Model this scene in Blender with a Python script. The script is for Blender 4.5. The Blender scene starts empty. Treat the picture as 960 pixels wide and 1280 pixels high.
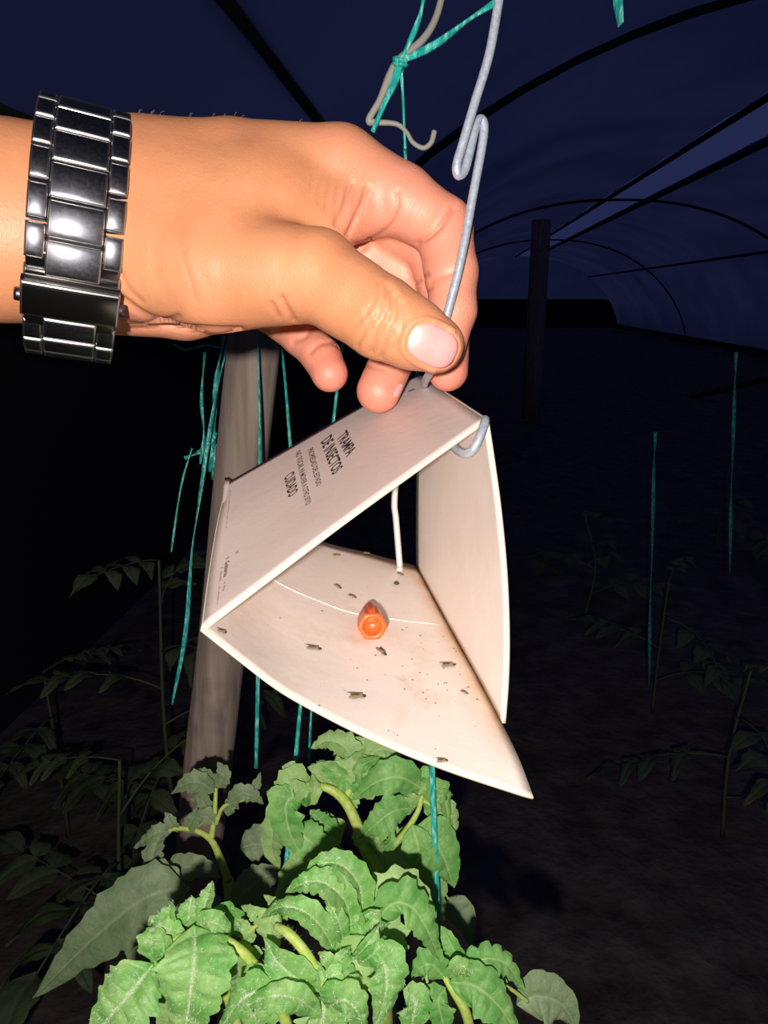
import bpy, math, random
import numpy as np
from mathutils import Vector, Matrix
from mathutils.bvhtree import BVHTree
import mathutils.noise as mnoise

random.seed(7)
SC = bpy.context.scene
COL = SC.collection

# ------------------------------------------------------------------ camera
F = 924.0
PITCH = math.radians(16.3)
CAM = np.array([0.0, 0.0, 1.45])
RT = np.array([1.0, 0.0, 0.0])
FW = np.array([0.0, math.cos(PITCH), -math.sin(PITCH)])
DN = np.array([0.0, -math.sin(PITCH), -math.cos(PITCH)])
cam_d = bpy.data.cameras.new('camera')
cam = bpy.data.objects.new('camera', cam_d)
COL.objects.link(cam)
cam.location = CAM
cam.rotation_euler = (math.pi / 2 - PITCH, 0, 0)
cam_d.sensor_fit = 'VERTICAL'
cam_d.sensor_height = 36
cam_d.lens = 36 * F / 1280
cam_d.clip_start = 0.01
SC.camera = cam

# ------------------------------------------------------------------ night sky, flash, exposure
W = bpy.data.worlds.new('night_sky')
SC.world = W
W.use_nodes = True
bg = W.node_tree.nodes['Background']
bg.inputs[0].default_value = (0.15, 0.195, 0.66, 1)
bg.inputs[1].default_value = 0.105
SC.view_settings.view_transform = 'Standard'
SC.view_settings.look = 'None'
SC.view_settings.exposure = 0.0
SC.view_settings.gamma = 1.0
SC.view_settings.use_curve_mapping = False

fl = bpy.data.lights.new('camera_flash', 'POINT')
fl.energy = 9.6
fl.shadow_soft_size = 0.006
fl.color = (1.0, 0.93, 0.86)
flo = bpy.data.objects.new('camera_flash', fl)
COL.objects.link(flo)
flo.location = CAM - 0.019 * RT + 0.011 * DN - 0.12 * FW


# ------------------------------------------------------------------ helpers
def P(px, py, d):
    """world point seen at pixel (px, py) at depth d metres"""
    return CAM + d * ((px - 480) / F * RT + (py - 640) / F * DN + FW)


def PY(px, py, Y):
    r = (px - 480) / F * RT + (py - 640) / F * DN + FW
    return CAM + r * (Y / r[1])


def norm(v):
    v = np.asarray(v, float)
    return v / (np.linalg.norm(v) + 1e-12)


def new_obj(name, verts, faces, mat, parent=None, origin=None, smooth=True, uv=None, attr=None, mat_idx=None):
    verts = np.asarray(verts, float)
    if parent is not None:
        o0 = np.array(parent['_o']) if '_o' in parent else np.array(parent.location)
        origin = o0
    elif origin is None:
        origin = np.array([verts[:, 0].mean(), verts[:, 1].mean(), verts[:, 2].min()])
    m = bpy.data.meshes.new(name)
    m.from_pydata([tuple(v) for v in (verts - origin)], [], [tuple(int(i) for i in f) for f in faces])
    mats = mat if isinstance(mat, (list, tuple)) else [mat]
    for x in mats:
        m.materials.append(x)
    if mat_idx is not None:
        m.polygons.foreach_set('material_index', np.asarray(mat_idx, dtype=np.int32))
    if smooth:
        m.polygons.foreach_set('use_smooth', np.ones(len(m.polygons), dtype=bool))
    if attr:
        for k, v in attr.items():
            a = m.attributes.new(k, 'FLOAT', 'POINT')
            a.data.foreach_set('value', np.asarray(v, dtype=np.float32))
    m.update()
    o = bpy.data.objects.new(name, m)
    COL.objects.link(o)
    if parent is not None:
        o.parent = parent
        # nested children keep the same origin
        if parent.type == 'MESH':
            pass
        o['_o'] = [0.0, 0.0, 0.0] if False else list(origin)
    else:
        o.location = origin
        o['_o'] = list(origin)
    return o


def thing(name, label, cat, loc, group=None):
    o = bpy.data.objects.new(name, None)
    COL.objects.link(o)
    o.empty_display_size = 0.02
    o.location = loc
    o['_o'] = list(map(float, loc))
    tag(o, label, cat, group)
    return o


def tag(o, label=None, cat=None, group=None, kind=None):
    if label: o['label'] = label
    if cat: o['category'] = cat
    if group: o['group'] = group
    if kind: o['kind'] = kind
    return o


def catmull(pts, n):
    pts = np.asarray(pts, float)
    if len(pts) == 2:
        t = np.linspace(0, 1, n)[:, None]
        return pts[0] * (1 - t) + pts[1] * t
    q = np.vstack([2 * pts[0] - pts[1], pts, 2 * pts[-1] - pts[-2]])
    seg = len(pts) - 1
    out = []
    for u in np.linspace(0, seg, n):
        i = min(int(u), seg - 1)
        t = u - i
        a, b, c, d = q[i], q[i + 1], q[i + 2], q[i + 3]
        out.append(0.5 * (2 * b + (c - a) * t + (2 * a - 5 * b + 4 * c - d) * t * t + (3 * b - a - 3 * c + d) * t ** 3))
    return np.array(out)


def frames(pts):
    T = np.gradient(pts, axis=0)
    T /= np.linalg.norm(T, axis=1)[:, None] + 1e-12
    n = np.cross(T[0], [0.3, 0.9, 0.2])
    n = norm(n)
    N = []
    for t in T:
        n = norm(n - t * np.dot(n, t))
        N.append(n)
    N = np.array(N)
    return T, N, np.cross(T, N)


def tube(pts, r, n=24, k=8, ry=None, twist=0.0, smoothpath=True, cap=True):
    """swept tube; r a number or list along the path; ry flattens it into a ribbon"""
    p = catmull(pts, n) if smoothpath else np.asarray(pts, float)
    n = len(p)
    T, N, B = frames(p)
    r = np.interp(np.linspace(0, 1, n), np.linspace(0, 1, len(r)), r) if np.ndim(r) else np.full(n, r)
    ry = r if ry is None else np.full(n, ry)
    V, Fc = [], []
    for i in range(n):
        tw = twist * i / max(n - 1, 1)
        for j in range(k):
            a = 2 * math.pi * j / k
            x, y = r[i] * math.cos(a), ry[i] * math.sin(a)
            V.append(p[i] + N[i] * (x * math.cos(tw) - y * math.sin(tw)) + B[i] * (x * math.sin(tw) + y * math.cos(tw)))
    for i in range(n - 1):
        for j in range(k):
            Fc.append((i * k + j, i * k + (j + 1) % k, (i + 1) * k + (j + 1) % k, (i + 1) * k + j))
    if cap:
        Fc.append(tuple(range(k - 1, -1, -1)))
        Fc.append(tuple((n - 1) * k + j for j in range(k)))
    return V, Fc


def merge(*parts):
    V, Fc = [], []
    for v, f in parts:
        o = len(V)
        V += list(v)
        Fc += [tuple(i + o for i in q) for q in f]
    return V, Fc


# ------------------------------------------------------------------ materials
def mat_new(name, base=(0.5, 0.5, 0.5), rough=0.5, metal=0.0, **kw):
    m = bpy.data.materials.new(name)
    m.use_nodes = True
    b = m.node_tree.nodes['Principled BSDF']
    b.inputs['Base Color'].default_value = (*base, 1)
    b.inputs['Roughness'].default_value = rough
    b.inputs['Metallic'].default_value = metal
    for k, v in kw.items():
        b.inputs[k].default_value = v
    return m, m.node_tree, b


def N_(nt, typ, **props):
    n = nt.nodes.new(typ)
    for k, v in props.items():
        setattr(n, k, v)
    return n


def noise_tex(nt, scale, detail=4, rough=0.55, coord='Object', vec=None):
    tc = N_(nt, 'ShaderNodeTexCoord')
    n = N_(nt, 'ShaderNodeTexNoise')
    n.inputs['Scale'].default_value = scale
    n.inputs['Detail'].default_value = detail
    n.inputs['Roughness'].default_value = rough
    nt.links.new(vec if vec is not None else tc.outputs[coord], n.inputs['Vector'])
    return n


def ramp(nt, fac, stops):
    r = N_(nt, 'ShaderNodeValToRGB')
    el = r.color_ramp.elements
    el[0].position, el[0].color = stops[0][0], (*stops[0][1], 1)
    el[1].position, el[1].color = stops[1][0], (*stops[1][1], 1)
    for p, c in stops[2:]:
        e = el.new(p)
        e.color = (*c, 1)
    nt.links.new(fac, r.inputs[0])
    return r


def mixc(nt, fac, a, b, mode='MIX'):
    m = N_(nt, 'ShaderNodeMix', data_type='RGBA', blend_type=mode)
    if isinstance(fac, (int, float)):
        m.inputs[0].default_value = fac
    else:
        nt.links.new(fac, m.inputs[0])
    for s, v in ((6, a), (7, b)):
        if isinstance(v, tuple):
            m.inputs[s].default_value = (*v, 1)
        else:
            nt.links.new(v, m.inputs[s])
    return m.outputs[2]


def bump(nt, b, height, strength, dist=0.001):
    n = N_(nt, 'ShaderNodeBump')
    n.inputs['Strength'].default_value = strength
    n.inputs['Distance'].default_value = dist
    nt.links.new(height, n.inputs['Height'])
    nt.links.new(n.outputs[0], b.inputs['Normal'])
    return n


def attr_node(nt, name):
    return N_(nt, 'ShaderNodeAttribute', attribute_name=name).outputs['Fac']


# skin
M_SKIN, nt, b = mat_new('skin', rough=0.48)
b.inputs['Subsurface Weight'].default_value = 0.10
b.inputs['Subsurface Radius'].default_value = (1.0, 0.35, 0.2)
b.inputs['Subsurface Scale'].default_value = 0.004
nz = noise_tex(nt, 45, 5)
dors = ramp(nt, nz.outputs[0], [(0.3, (0.62, 0.245, 0.115)), (0.7, (0.72, 0.305, 0.15))]).outputs[0]
nz2 = noise_tex(nt, 60, 4)
palm = ramp(nt, nz2.outputs[0], [(0.3, (0.72, 0.27, 0.18)), (0.7, (0.80, 0.34, 0.23))]).outputs[0]
c1 = mixc(nt, attr_node(nt, 'palm'), dors, palm)
c2 = mixc(nt, attr_node(nt, 'flush'), c1, (0.80, 0.24, 0.17))
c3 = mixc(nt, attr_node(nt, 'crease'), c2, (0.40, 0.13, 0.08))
nt.links.new(c3, b.inputs['Base Color'])
vor = N_(nt, 'ShaderNodeTexVoronoi', feature='DISTANCE_TO_EDGE')
tc = N_(nt, 'ShaderNodeTexCoord')
mp = N_(nt, 'ShaderNodeMapping')
mp.inputs['Scale'].default_value = (900, 500, 600)
nt.links.new(tc.outputs['Object'], mp.inputs[0])
nt.links.new(mp.outputs[0], vor.inputs['Vector'])
vor.inputs['Scale'].default_value = 1.0
nzb = noise_tex(nt, 350, 3)
mth = N_(nt, 'ShaderNodeMath', operation='ADD')
nt.links.new(vor.outputs['Distance'], mth.inputs[0])
nt.links.new(nzb.outputs[0], mth.inputs[1])
bump(nt, b, mth.outputs[0], 0.22, 0.0005)

M_NAIL, nt, b = mat_new('nail', (0.85, 0.42, 0.40), 0.34)
b.inputs['Coat Weight'].default_value = 0.15
cc = ramp(nt, attr_node(nt, 'lunula'), [(0.0, (0.84, 0.38, 0.36)), (0.55, (0.86, 0.42, 0.40)), (0.8, (0.88, 0.55, 0.50)), (1.0, (0.90, 0.68, 0.62))])
nt.links.new(cc.outputs[0], b.inputs['Base Color'])
M_HAIR, _, _ = mat_new('pale_hair', (0.55, 0.42, 0.33), 0.5)

# steel
M_STEEL, nt, b = mat_new('dark_polished_steel', (0.13, 0.13, 0.15), 0.36, 1.0)
nz = noise_tex(nt, 900, 3)
rr = ramp(nt, nz.outputs[0], [(0.35, (0.34,) * 3), (0.7, (0.42,) * 3)])
nt.links.new(rr.outputs[0], b.inputs['Roughness'])
nzs = noise_tex(nt, 300, 2)
bump(nt, b, nzs.outputs[0], 0.025, 0.0003)
M_STEEL2, _, _ = mat_new('bright_glint_steel', (0.50, 0.49, 0.48), 0.34, 1.0)  # lighter than the link faces: flash glint on the bevels put into the colour
M_CLASP, nt, b = mat_new('dark_brushed_steel', (0.20, 0.19, 0.19), 0.22, 1.0)
M_WIRE, nt, b = mat_new('galvanised_wire', (0.50, 0.54, 0.60), 0.36, 0.40)
nz = noise_tex(nt, 700, 5)
cr = ramp(nt, nz.outputs[0], [(0.3, (0.40, 0.45, 0.54)), (0.7, (0.60, 0.66, 0.75))])
nt.links.new(cr.outputs[0], b.inputs['Base Color'])
bump(nt, b, nz.outputs[0], 0.25, 0.0004)
M_PEG, _, _ = mat_new('pale_grey_wire', (0.62, 0.60, 0.56), 0.45, 0.2)


# card of the trap
def card_mat(name, base, stain):
    m, nt, b = mat_new(name, base, 0.42)
    nz = noise_tex(nt, 28, 5)
    c = ramp(nt, nz.outputs[0], [(0.25, tuple(x * 0.93 for x in base)), (0.75, base)]).outputs[0]
    if stain:
        nz2 = noise_tex(nt, 90, 5)
        am = N_(nt, 'ShaderNodeMath', operation='MULTIPLY')
        nt.links.new(attr_node(nt, 'stain'), am.inputs[0])
        rr = ramp(nt, nz2.outputs[0], [(0.25, (0.25,) * 3), (0.65, (1, 1, 1))])
        nt.links.new(rr.outputs[0], am.inputs[1])
        c = mixc(nt, am.outputs[0], c, (0.62, 0.35, 0.16))
        nz3 = noise_tex(nt, 55, 6, 0.7)
        rr3 = ramp(nt, nz3.outputs[0], [(0.50, (0, 0, 0)), (0.74, (0.75,) * 3)])
        am2 = N_(nt, 'ShaderNodeMath', operation='MULTIPLY')
        nt.links.new(attr_node(nt, 'smear'), am2.inputs[0])
        nt.links.new(rr3.outputs[0], am2.inputs[1])
        c = mixc(nt, am2.outputs[0], c, (0.55, 0.38, 0.22))
    nt.links.new(c, b.inputs['Base Color'])
    nb = noise_tex(nt, 60, 4)
    bump(nt, b, nb.outputs[0], 0.25, 0.0012)
    if stain:
        b.inputs['Coat Weight'].default_value = 0.2
        b.inputs['Coat Roughness'].default_value = 0.25
    return m


M_CARD = card_mat('white_card', (0.80, 0.665, 0.62), False)
M_CARDIN = card_mat('sticky_white_card', (0.85, 0.73, 0.66), True)
M_CARDEDGE, _, _ = mat_new('cream_card_edge', (0.86, 0.74, 0.55), 0.6)
M_INK, _, _ = mat_new('printed_dark_ink', (0.045, 0.028, 0.035), 0.6)
M_INK2, _, _ = mat_new('faint_grey_ink', (0.30, 0.23, 0.24), 0.6)

M_LURE, nt, b = mat_new('orange_rubber', (0.90, 0.13, 0.025), 0.35)
b.inputs['Subsurface Weight'].default_value = 0.15
b.inputs['Subsurface Scale'].default_value = 0.002
M_BODY, _, _ = mat_new('insect_body', (0.060, 0.042, 0.032), 0.6)
M_WING, _, _ = mat_new('insect_wing', (0.26, 0.19, 0.12), 0.55)

# twine
M_TWINE, nt, b = mat_new('teal_plastic_twine', (0.02, 0.42, 0.36), 0.28)
wv = N_(nt, 'ShaderNodeTexNoise')
tc = N_(nt, 'ShaderNodeTexCoord')
mp = N_(nt, 'ShaderNodeMapping')
mp.inputs['Scale'].default_value = (500, 500, 120)
nt.links.new(tc.outputs['Object'], mp.inputs[0])
nt.links.new(mp.outputs[0], wv.inputs['Vector'])
wv.inputs['Scale'].default_value = 1.0
cr = ramp(nt, wv.outputs[0], [(0.35, (0.02, 0.40, 0.36)), (0.52, (0.04, 0.64, 0.55)), (0.68, (0.40, 0.94, 0.84))])
nt.links.new(cr.outputs[0], b.inputs['Base Color'])
bump(nt, b, wv.outputs[0], 0.6, 0.001)
M_CORD, nt, b = mat_new('pale_grey_cord', (0.40, 0.38, 0.33), 0.6)

# wood
M_WOOD, nt, b = mat_new('weathered_wood', (0.4, 0.3, 0.24), 0.8)
tc = N_(nt, 'ShaderNodeTexCoord')
mp = N_(nt, 'ShaderNodeMapping')
mp.inputs['Scale'].default_value = (90, 90, 6)
nt.links.new(tc.outputs['Object'], mp.inputs[0])
wn = N_(nt, 'ShaderNodeTexNoise')
wn.inputs['Detail'].default_value = 6
wn.inputs['Scale'].default_value = 1.0
nt.links.new(mp.outputs[0], wn.inputs['Vector'])
cr = ramp(nt, wn.outputs[0], [(0.25, (0.28, 0.20, 0.16)), (0.5, (0.46, 0.35, 0.29)), (0.75, (0.58, 0.46, 0.39))])
nz = noise_tex(nt, 14, 3)
rk = ramp(nt, nz.outputs[0], [(0.58, (0, 0, 0)), (0.72, (0.7,) * 3)])
c = mixc(nt, rk.outputs[0], cr.outputs[0], (0.20, 0.15, 0.13))
nt.links.new(c, b.inputs['Base Color'])
bump(nt, b, wn.outputs[0], 0.5, 0.003)


def leaf_mat(name, dark, light, vein, hair=0.5):
    m, nt, b = mat_new(name, dark, 0.5)
    nz = noise_tex(nt, 55, 6, 0.65)
    c = ramp(nt, nz.outputs[0], [(0.36, dark), (0.64, light)]).outputs[0]
    va = attr_node(nt, 'vein')
    c = mixc(nt, va, c, vein)
    # whitish fuzz, densest along the veins
    tc = N_(nt, 'ShaderNodeTexCoord')
    hz = N_(nt, 'ShaderNodeTexNoise')
    hz.inputs['Scale'].default_value = 520
    hz.inputs['Detail'].default_value = 3
    hz.inputs['Distortion'].default_value = 2.2
    nt.links.new(tc.outputs['Object'], hz.inputs['Vector'])
    hr = ramp(nt, hz.outputs[0], [(0.56, (0, 0, 0)), (0.66, (1, 1, 1))])
    mm = N_(nt, 'ShaderNodeMath', operation='MULTIPLY_ADD')
    nt.links.new(va, mm.inputs[0])
    mm.inputs[1].default_value = hair * 1.1
    mm.inputs[2].default_value = hair * 0.28
    m2 = N_(nt, 'ShaderNodeMath', operation='MULTIPLY', use_clamp=True)
    nt.links.new(mm.outputs[0], m2.inputs[0])
    nt.links.new(hr.outputs[0], m2.inputs[1])
    c = mixc(nt, m2.outputs[0], c, (0.78, 0.86, 0.62))
    # paler underside
    ge = N_(nt, 'ShaderNodeNewGeometry')
    under = mixc(nt, 0.30, light, (0.55, 0.68, 0.36))
    c = mixc(nt, ge.outputs['Backfacing'], c, under)
    nt.links.new(c, b.inputs['Base Color'])
    tr = N_(nt, 'ShaderNodeBsdfTranslucent')
    nt.links.new(c, tr.inputs[0])
    mx = N_(nt, 'ShaderNodeMixShader')
    mx.inputs[0].default_value = 0.16
    nt.links.new(b.outputs[0], mx.inputs[1])
    nt.links.new(tr.outputs[0], mx.inputs[2])
    nt.links.new(mx.outputs[0], nt.nodes['Material Output'].inputs[0])
    nb = noise_tex(nt, 160, 4)
    bump(nt, b, nb.outputs[0], 0.9, 0.0016)
    return m


M_LEAF_A = leaf_mat('fuzzy_bright_leaf', (0.15, 0.52, 0.08), (0.45, 0.79, 0.25), (0.58, 0.84, 0.34), 0.7)
M_LEAF_B = leaf_mat('green_leaf', (0.14, 0.46, 0.09), (0.36, 0.70, 0.20), (0.50, 0.76, 0.30), 0.3)
M_LEAF_C = leaf_mat('pale_leaf', (0.38, 0.64, 0.20), (0.50, 0.75, 0.28), (0.58, 0.78, 0.36), 0.12)
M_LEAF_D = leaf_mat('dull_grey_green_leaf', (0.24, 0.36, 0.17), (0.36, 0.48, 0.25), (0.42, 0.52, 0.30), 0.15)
M_LEAF_F = leaf_mat('shaded_far_leaf', (0.13, 0.20, 0.09), (0.20, 0.28, 0.13), (0.24, 0.30, 0.16), 0.05)  # greens lowered so the dimness of the far rows sits in the colour
M_STEM, nt, b = mat_new('fuzzy_stem', (0.46, 0.66, 0.12), 0.5)
nz = noise_tex(nt, 400, 3)
cr = ramp(nt, nz.outputs[0], [(0.4, (0.56, 0.76, 0.10)), (0.7, (0.78, 0.88, 0.34))])
nt.links.new(cr.outputs[0], b.inputs['Base Color'])
M_STEMHAIR, _, _ = mat_new('white_plant_hair', (0.86, 0.90, 0.74), 0.6)

M_SHADESTEM, _, _ = mat_new('shaded_far_stem', (0.22, 0.26, 0.13), 0.7)  # stem colour darkened to paint in the gloom of the far rows
M_SOIL, nt, b = mat_new('dark_soil', (0.08, 0.06, 0.05), 0.95)
nz = noise_tex(nt, 9, 8)
cr = ramp(nt, nz.outputs[0], [(0.3, (0.12, 0.09, 0.075)), (0.7, (0.32, 0.25, 0.21))])
nt.links.new(cr.outputs[0], b.inputs['Base Color'])
bump(nt, b, nz.outputs[0], 0.8, 0.05)

M_FILM, nt, b = mat_new('greenhouse_film', (0.5, 0.5, 0.5), 0.6)
tr = N_(nt, 'ShaderNodeBsdfTranslucent')
nz = noise_tex(nt, 0.6, 5)
cr = ramp(nt, nz.outputs[0], [(0.3, (0.36, 0.38, 0.44)), (0.7, (0.60, 0.60, 0.64))])
nt.links.new(cr.outputs[0], tr.inputs[0])
b.inputs['Base Color'].default_value = (0.10, 0.10, 0.11, 1)
mx = N_(nt, 'ShaderNodeMixShader')
mx.inputs[0].default_value = 0.75
nt.links.new(b.outputs[0], mx.inputs[1])
nt.links.new(tr.outputs[0], mx.inputs[2])
nt.links.new(mx.outputs[0], nt.nodes['Material Output'].inputs[0])
M_CLEAR, nt, b = mat_new('clear_ridge_film', (0.6, 0.6, 0.6), 0.4)
tr = N_(nt, 'ShaderNodeBsdfTranslucent')
tr.inputs[0].default_value = (0.95, 0.97, 1.0, 1)
tp = N_(nt, 'ShaderNodeBsdfTransparent')
mx = N_(nt, 'ShaderNodeMixShader')
mx.inputs[0].default_value = 0.55
nt.links.new(tr.outputs[0], mx.inputs[1])
nt.links.new(tp.outputs[0], mx.inputs[2])
nt.links.new(mx.outputs[0], nt.nodes['Material Output'].inputs[0])
M_NET, nt, b = mat_new('black_net_and_added_skirt', (0.045, 0.042, 0.045), 0.9)
M_PIPE, _, _ = mat_new('dark_pipe', (0.035, 0.035, 0.04), 0.7)

# ------------------------------------------------------------------ greenhouse shell
AX = math.radians(5.2)
A_F = np.array([math.sin(AX), math.cos(AX), 0.0])      # along the tunnel
A_R = np.array([math.cos(AX), -math.sin(AX), 0.0])     # across it
RIDGE_U = 2.96                                         # ridge, metres right of the camera
HALF = 4.6
HT = 3.2


def sec(u):
    x = min(abs(u / HALF), 1.0)
    return HT * (1 - x ** 2.3) ** 0.62


def tun(u, v, dz=0.0):
    """u across from the ridge, v along"""
    return A_R * (RIDGE_U + u) + A_F * v + np.array([0, 0, sec(u) + dz])


UL = np.concatenate([-HALF * np.sin(np.linspace(math.pi / 2, 0, 22)), HALF * np.sin(np.linspace(0, math.pi / 2, 22))[1:]])
VL = np.linspace(-2.0, 36.0, 39)


def shell(u_list, dz=0.0):
    V, Fc = [], []
    for v in VL:
        for u in u_list:
            w = tun(u, v, dz)
            w[2] += 0.015 * math.sin(v * 3.1 + u * 2)
            V.append(w)
    n = len(u_list)
    for i in range(len(VL) - 1):
        for j in range(n - 1):
            Fc.append((i * n + j, i * n + j + 1, (i + 1) * n + j + 1, (i + 1) * n + j))
    return V, Fc


VENT0, VENT1 = -0.22, 0.52
ul = [u for u in UL if u < VENT0] + [VENT0]
ur = [VENT1] + [u for u in UL if u > VENT1]
v, f = shell(ul)
o = new_obj('ceiling', v, f, M_FILM); tag(o, 'dark blue plastic film vault left of the ridge strip', 'ceiling', kind='structure')
v, f = shell(ur)
o = new_obj('ceiling', v, f, M_FILM); tag(o, 'dark blue plastic film vault sloping down on the right', 'ceiling', kind='structure')
v, f = shell([VENT0, 0.1, 0.26, VENT1])
o = new_obj('ceiling', v, f, M_CLEAR); tag(o, 'paler blue ridge strip running diagonally at upper right', 'ceiling', kind='structure')
# ends of the tunnel: film gable over a black net
for nm, vv in (('wall_back', 36.0), ('wall_front', -2.0)):
    for zz0, zz1, m_, lb in ((1.3, 9.0, M_FILM, 'film gable closing the tunnel'), (0.0, 1.3, M_NET, 'black net across the foot of the tunnel end')):
        V = []
        for u in UL:
            for z in (zz0, zz1):
                p_ = tun(u, vv); p_[2] = min(max(z, 0), sec(u)); V.append(p_)
        n = len(UL)
        Fc = [(2 * i, 2 * i + 2, 2 * i + 3, 2 * i + 1) for i in range(n - 1) if sec(UL[i]) > zz0 or sec(UL[i + 1]) > zz0]
        o = new_obj(nm, V, Fc, m_); tag(o, lb + (' far ahead' if vv > 0 else ' behind the camera'), 'wall', kind='structure')
# ground
V, Fc = [], []
nx, ny = 60, 90
for i in range(ny):
    for j in range(nx):
        x = -6 + 18 * j / (nx - 1); y = -3 + 40 * i / (ny - 1)
        z = 0.04 * mnoise.noise(Vector((x * 1.7, y * 1.7, 0))) - 0.03
        V.append((x, y, z))
for i in range(ny - 1):
    for j in range(nx - 1):
        Fc.append((i * nx + j, i * nx + j + 1, (i + 1) * nx + j + 1, (i + 1) * nx + j))
o = new_obj('floor', V, Fc, M_SOIL, origin=np.zeros(3)); tag(o, 'dark bare soil of the greenhouse floor', 'ground', kind='structure')

# black sheets added along both sides to darken the film near the ground
for nm, u0, hh in (('wall_left', -HALF + 0.12, 1.75), ('wall_right', HALF - 0.12, 0.22)):
    V = []
    for vv in VL:
        for q in range(5):
            z = hh * q / 4
            uu = u0
            while sec(uu) < z + 0.03: uu -= 0.02 * math.copysign(1, u0)
            V.append(A_R * (RIDGE_U + uu) + A_F * vv + np.array([0, 0, z]))
    Fc = [(i * 5 + j, i * 5 + j + 1, (i + 1) * 5 + j + 1, (i + 1) * 5 + j) for i in range(len(VL) - 1) for j in range(4)]
    o = new_obj(nm, V, Fc, M_NET); tag(o, 'added black skirt darkening the ' + nm[5:] + ' side of the tunnel', 'wall', kind='structure')

# arches and purlins
tn = 1
for vv in (4.9, 15.2, 25.5):
    pts = [tun(u, vv, -0.03) for u in UL]
    v, f = tube(pts, 0.026, smoothpath=False, k=8)
    o = new_obj('trim_%d' % tn, v, f, M_PIPE); tag(o, 'dark curved roof arch, number %d from the camera' % tn, 'arch', kind='structure'); tn += 1
for uu, dz, r, lb in ((VENT0, -0.05, 0.035, 'dark pipe along the left edge of the ridge strip'),
                      (VENT1, -0.06, 0.055, 'thick dark pipe along the lower edge of the ridge strip'),
                      (-3.45, 0.0, 0.018, 'dark roof pipe at upper left above the arm'),
                      (3.1, -0.05, 0.03, 'dark side pipe along the right eave')):
    pts = [tun(uu, vv, dz) for vv in np.linspace(-1.9, 35.9, 14)]
    v, f = tube(pts, r, smoothpath=False, k=8)
    o = new_obj('trim_%d' % tn, v, f, M_PIPE); tag(o, lb, 'pipe', kind='structure'); tn += 1
# side beam from arch feet at the back right
a, bb = PY(770, 518, 14.5), PY(985, 468, 9.0)
v, f = tube([a, bb], 0.04, n=4)
o = new_obj('trim_%d' % tn, v, f, M_PIPE); tag(o, 'dark beam at the foot of the vault at right', 'beam', kind='structure'); tn += 1

# far timber post right of the hand
p0 = PY(677, 275, 9.0)
v, f = tube([np.array([p0[0], p0[1], 0.0]), p0], 0.11, n=6, k=10)
o = new_obj('support_post', v, f, M_WOOD); tag(o, 'dim far post standing in the dark right of the hand', 'post')


# ------------------------------------------------------------------ the hand (distance field, one continuous surface)
def cp(px, py, d):            # camera-space millimetres
    return np.array([(px - 480) / F * d, (py - 640) / F * d, d], dtype=np.float32)


X0, X1, Y0, Y1, Z0, Z1 = -185, 38, -148, -28, 190, 318
H = 0.66
gx = np.arange(X0, X1, H, dtype=np.float32)
gy = np.arange(Y0, Y1, H, dtype=np.float32)
gz = np.arange(Z0, Z1, H, dtype=np.float32)
GX, GY, GZ = gx[:, None, None], gy[None, :, None], gz[None, None, :]


def cone(a, b, ra, rb, sz=1.0):
    a = a.copy(); b = b.copy()
    z = GZ / sz
    a[2] /= sz; b[2] /= sz
    ba = b - a
    L2 = float(ba @ ba)
    t = ((GX - a[0]) * ba[0] + (GY - a[1]) * ba[1] + (z - a[2]) * ba[2]) / L2
    np.clip(t, 0, 1, out=t)
    dx = GX - (a[0] + t * ba[0]); dy = GY - (a[1] + t * ba[1]); dz = z - (a[2] + t * ba[2])
    return np.sqrt(dx * dx + dy * dy + dz * dz) - (ra + t * (rb - ra))


def smin(a, b, k):
    h = np.clip(0.5 + 0.5 * (b - a) / k, 0, 1)
    return b + (a - b) * h - k * h * (1 - h)


def chain(pts, k=2.0, sz=1.0):
    d = None
    for p, q in zip(pts[:-1], pts[1:]):
        c = cone(cp(*p[:3]), cp(*q[:3]), p[3], q[3], sz)
        d = c if d is None else smin(d, c, k)
    return d


palmf = chain([(-180, 276, 216, 29.5), (5, 278, 234, 30.4), (95, 284, 242, 30.8), (160, 288, 246, 30.8)], 4, 0.80)
palmf = smin(palmf, chain([(150, 218, 246, 17.0), (290, 214, 248, 16.0), (425, 213, 246, 13.8)], 2), 12)      # index metacarpal
palmf = smin(palmf, chain([(150, 230, 262, 17.0), (300, 222, 268, 15.0), (425, 236, 268, 12.5)], 2), 8)
palmf = smin(palmf, chain([(160, 270, 268, 17.0), (395, 282, 286, 11.5)], 2), 8)
palmf = smin(palmf, chain([(150, 330, 262, 17.0), (335, 322, 290, 11.0)], 2), 8)
palmf = smin(palmf, chain([(150, 300, 240, 20.0), (290, 300, 238, 20.0), (350, 290, 240, 15.0)], 2), 10)     # back of the hand to thumb
palmf = smin(palmf, chain([(200, 258, 240, 17.0), (330, 250, 242, 14.0)], 2), 12)
thenar = chain([(170, 322, 238, 17.5), (270, 340, 232, 18.2), (395, 345, 223, 13.8)], 3)
palmf = smin(palmf, thenar, 7)
palmf = smin(palmf, chain([(330, 262, 240, 15.0), (395, 262, 240, 9.0)], 2), 10)                               # web
hypo = chain([(120, 368, 256, 13.5), (230, 379, 262, 12.2), (320, 368, 278, 12.5)], 3)
palmf = smin(palmf, chain([(405, 288, 236, 7.0), (455, 258, 246, 11.0)], 2), 7)
palmf = smin(palmf, hypo, 2.0)

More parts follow.
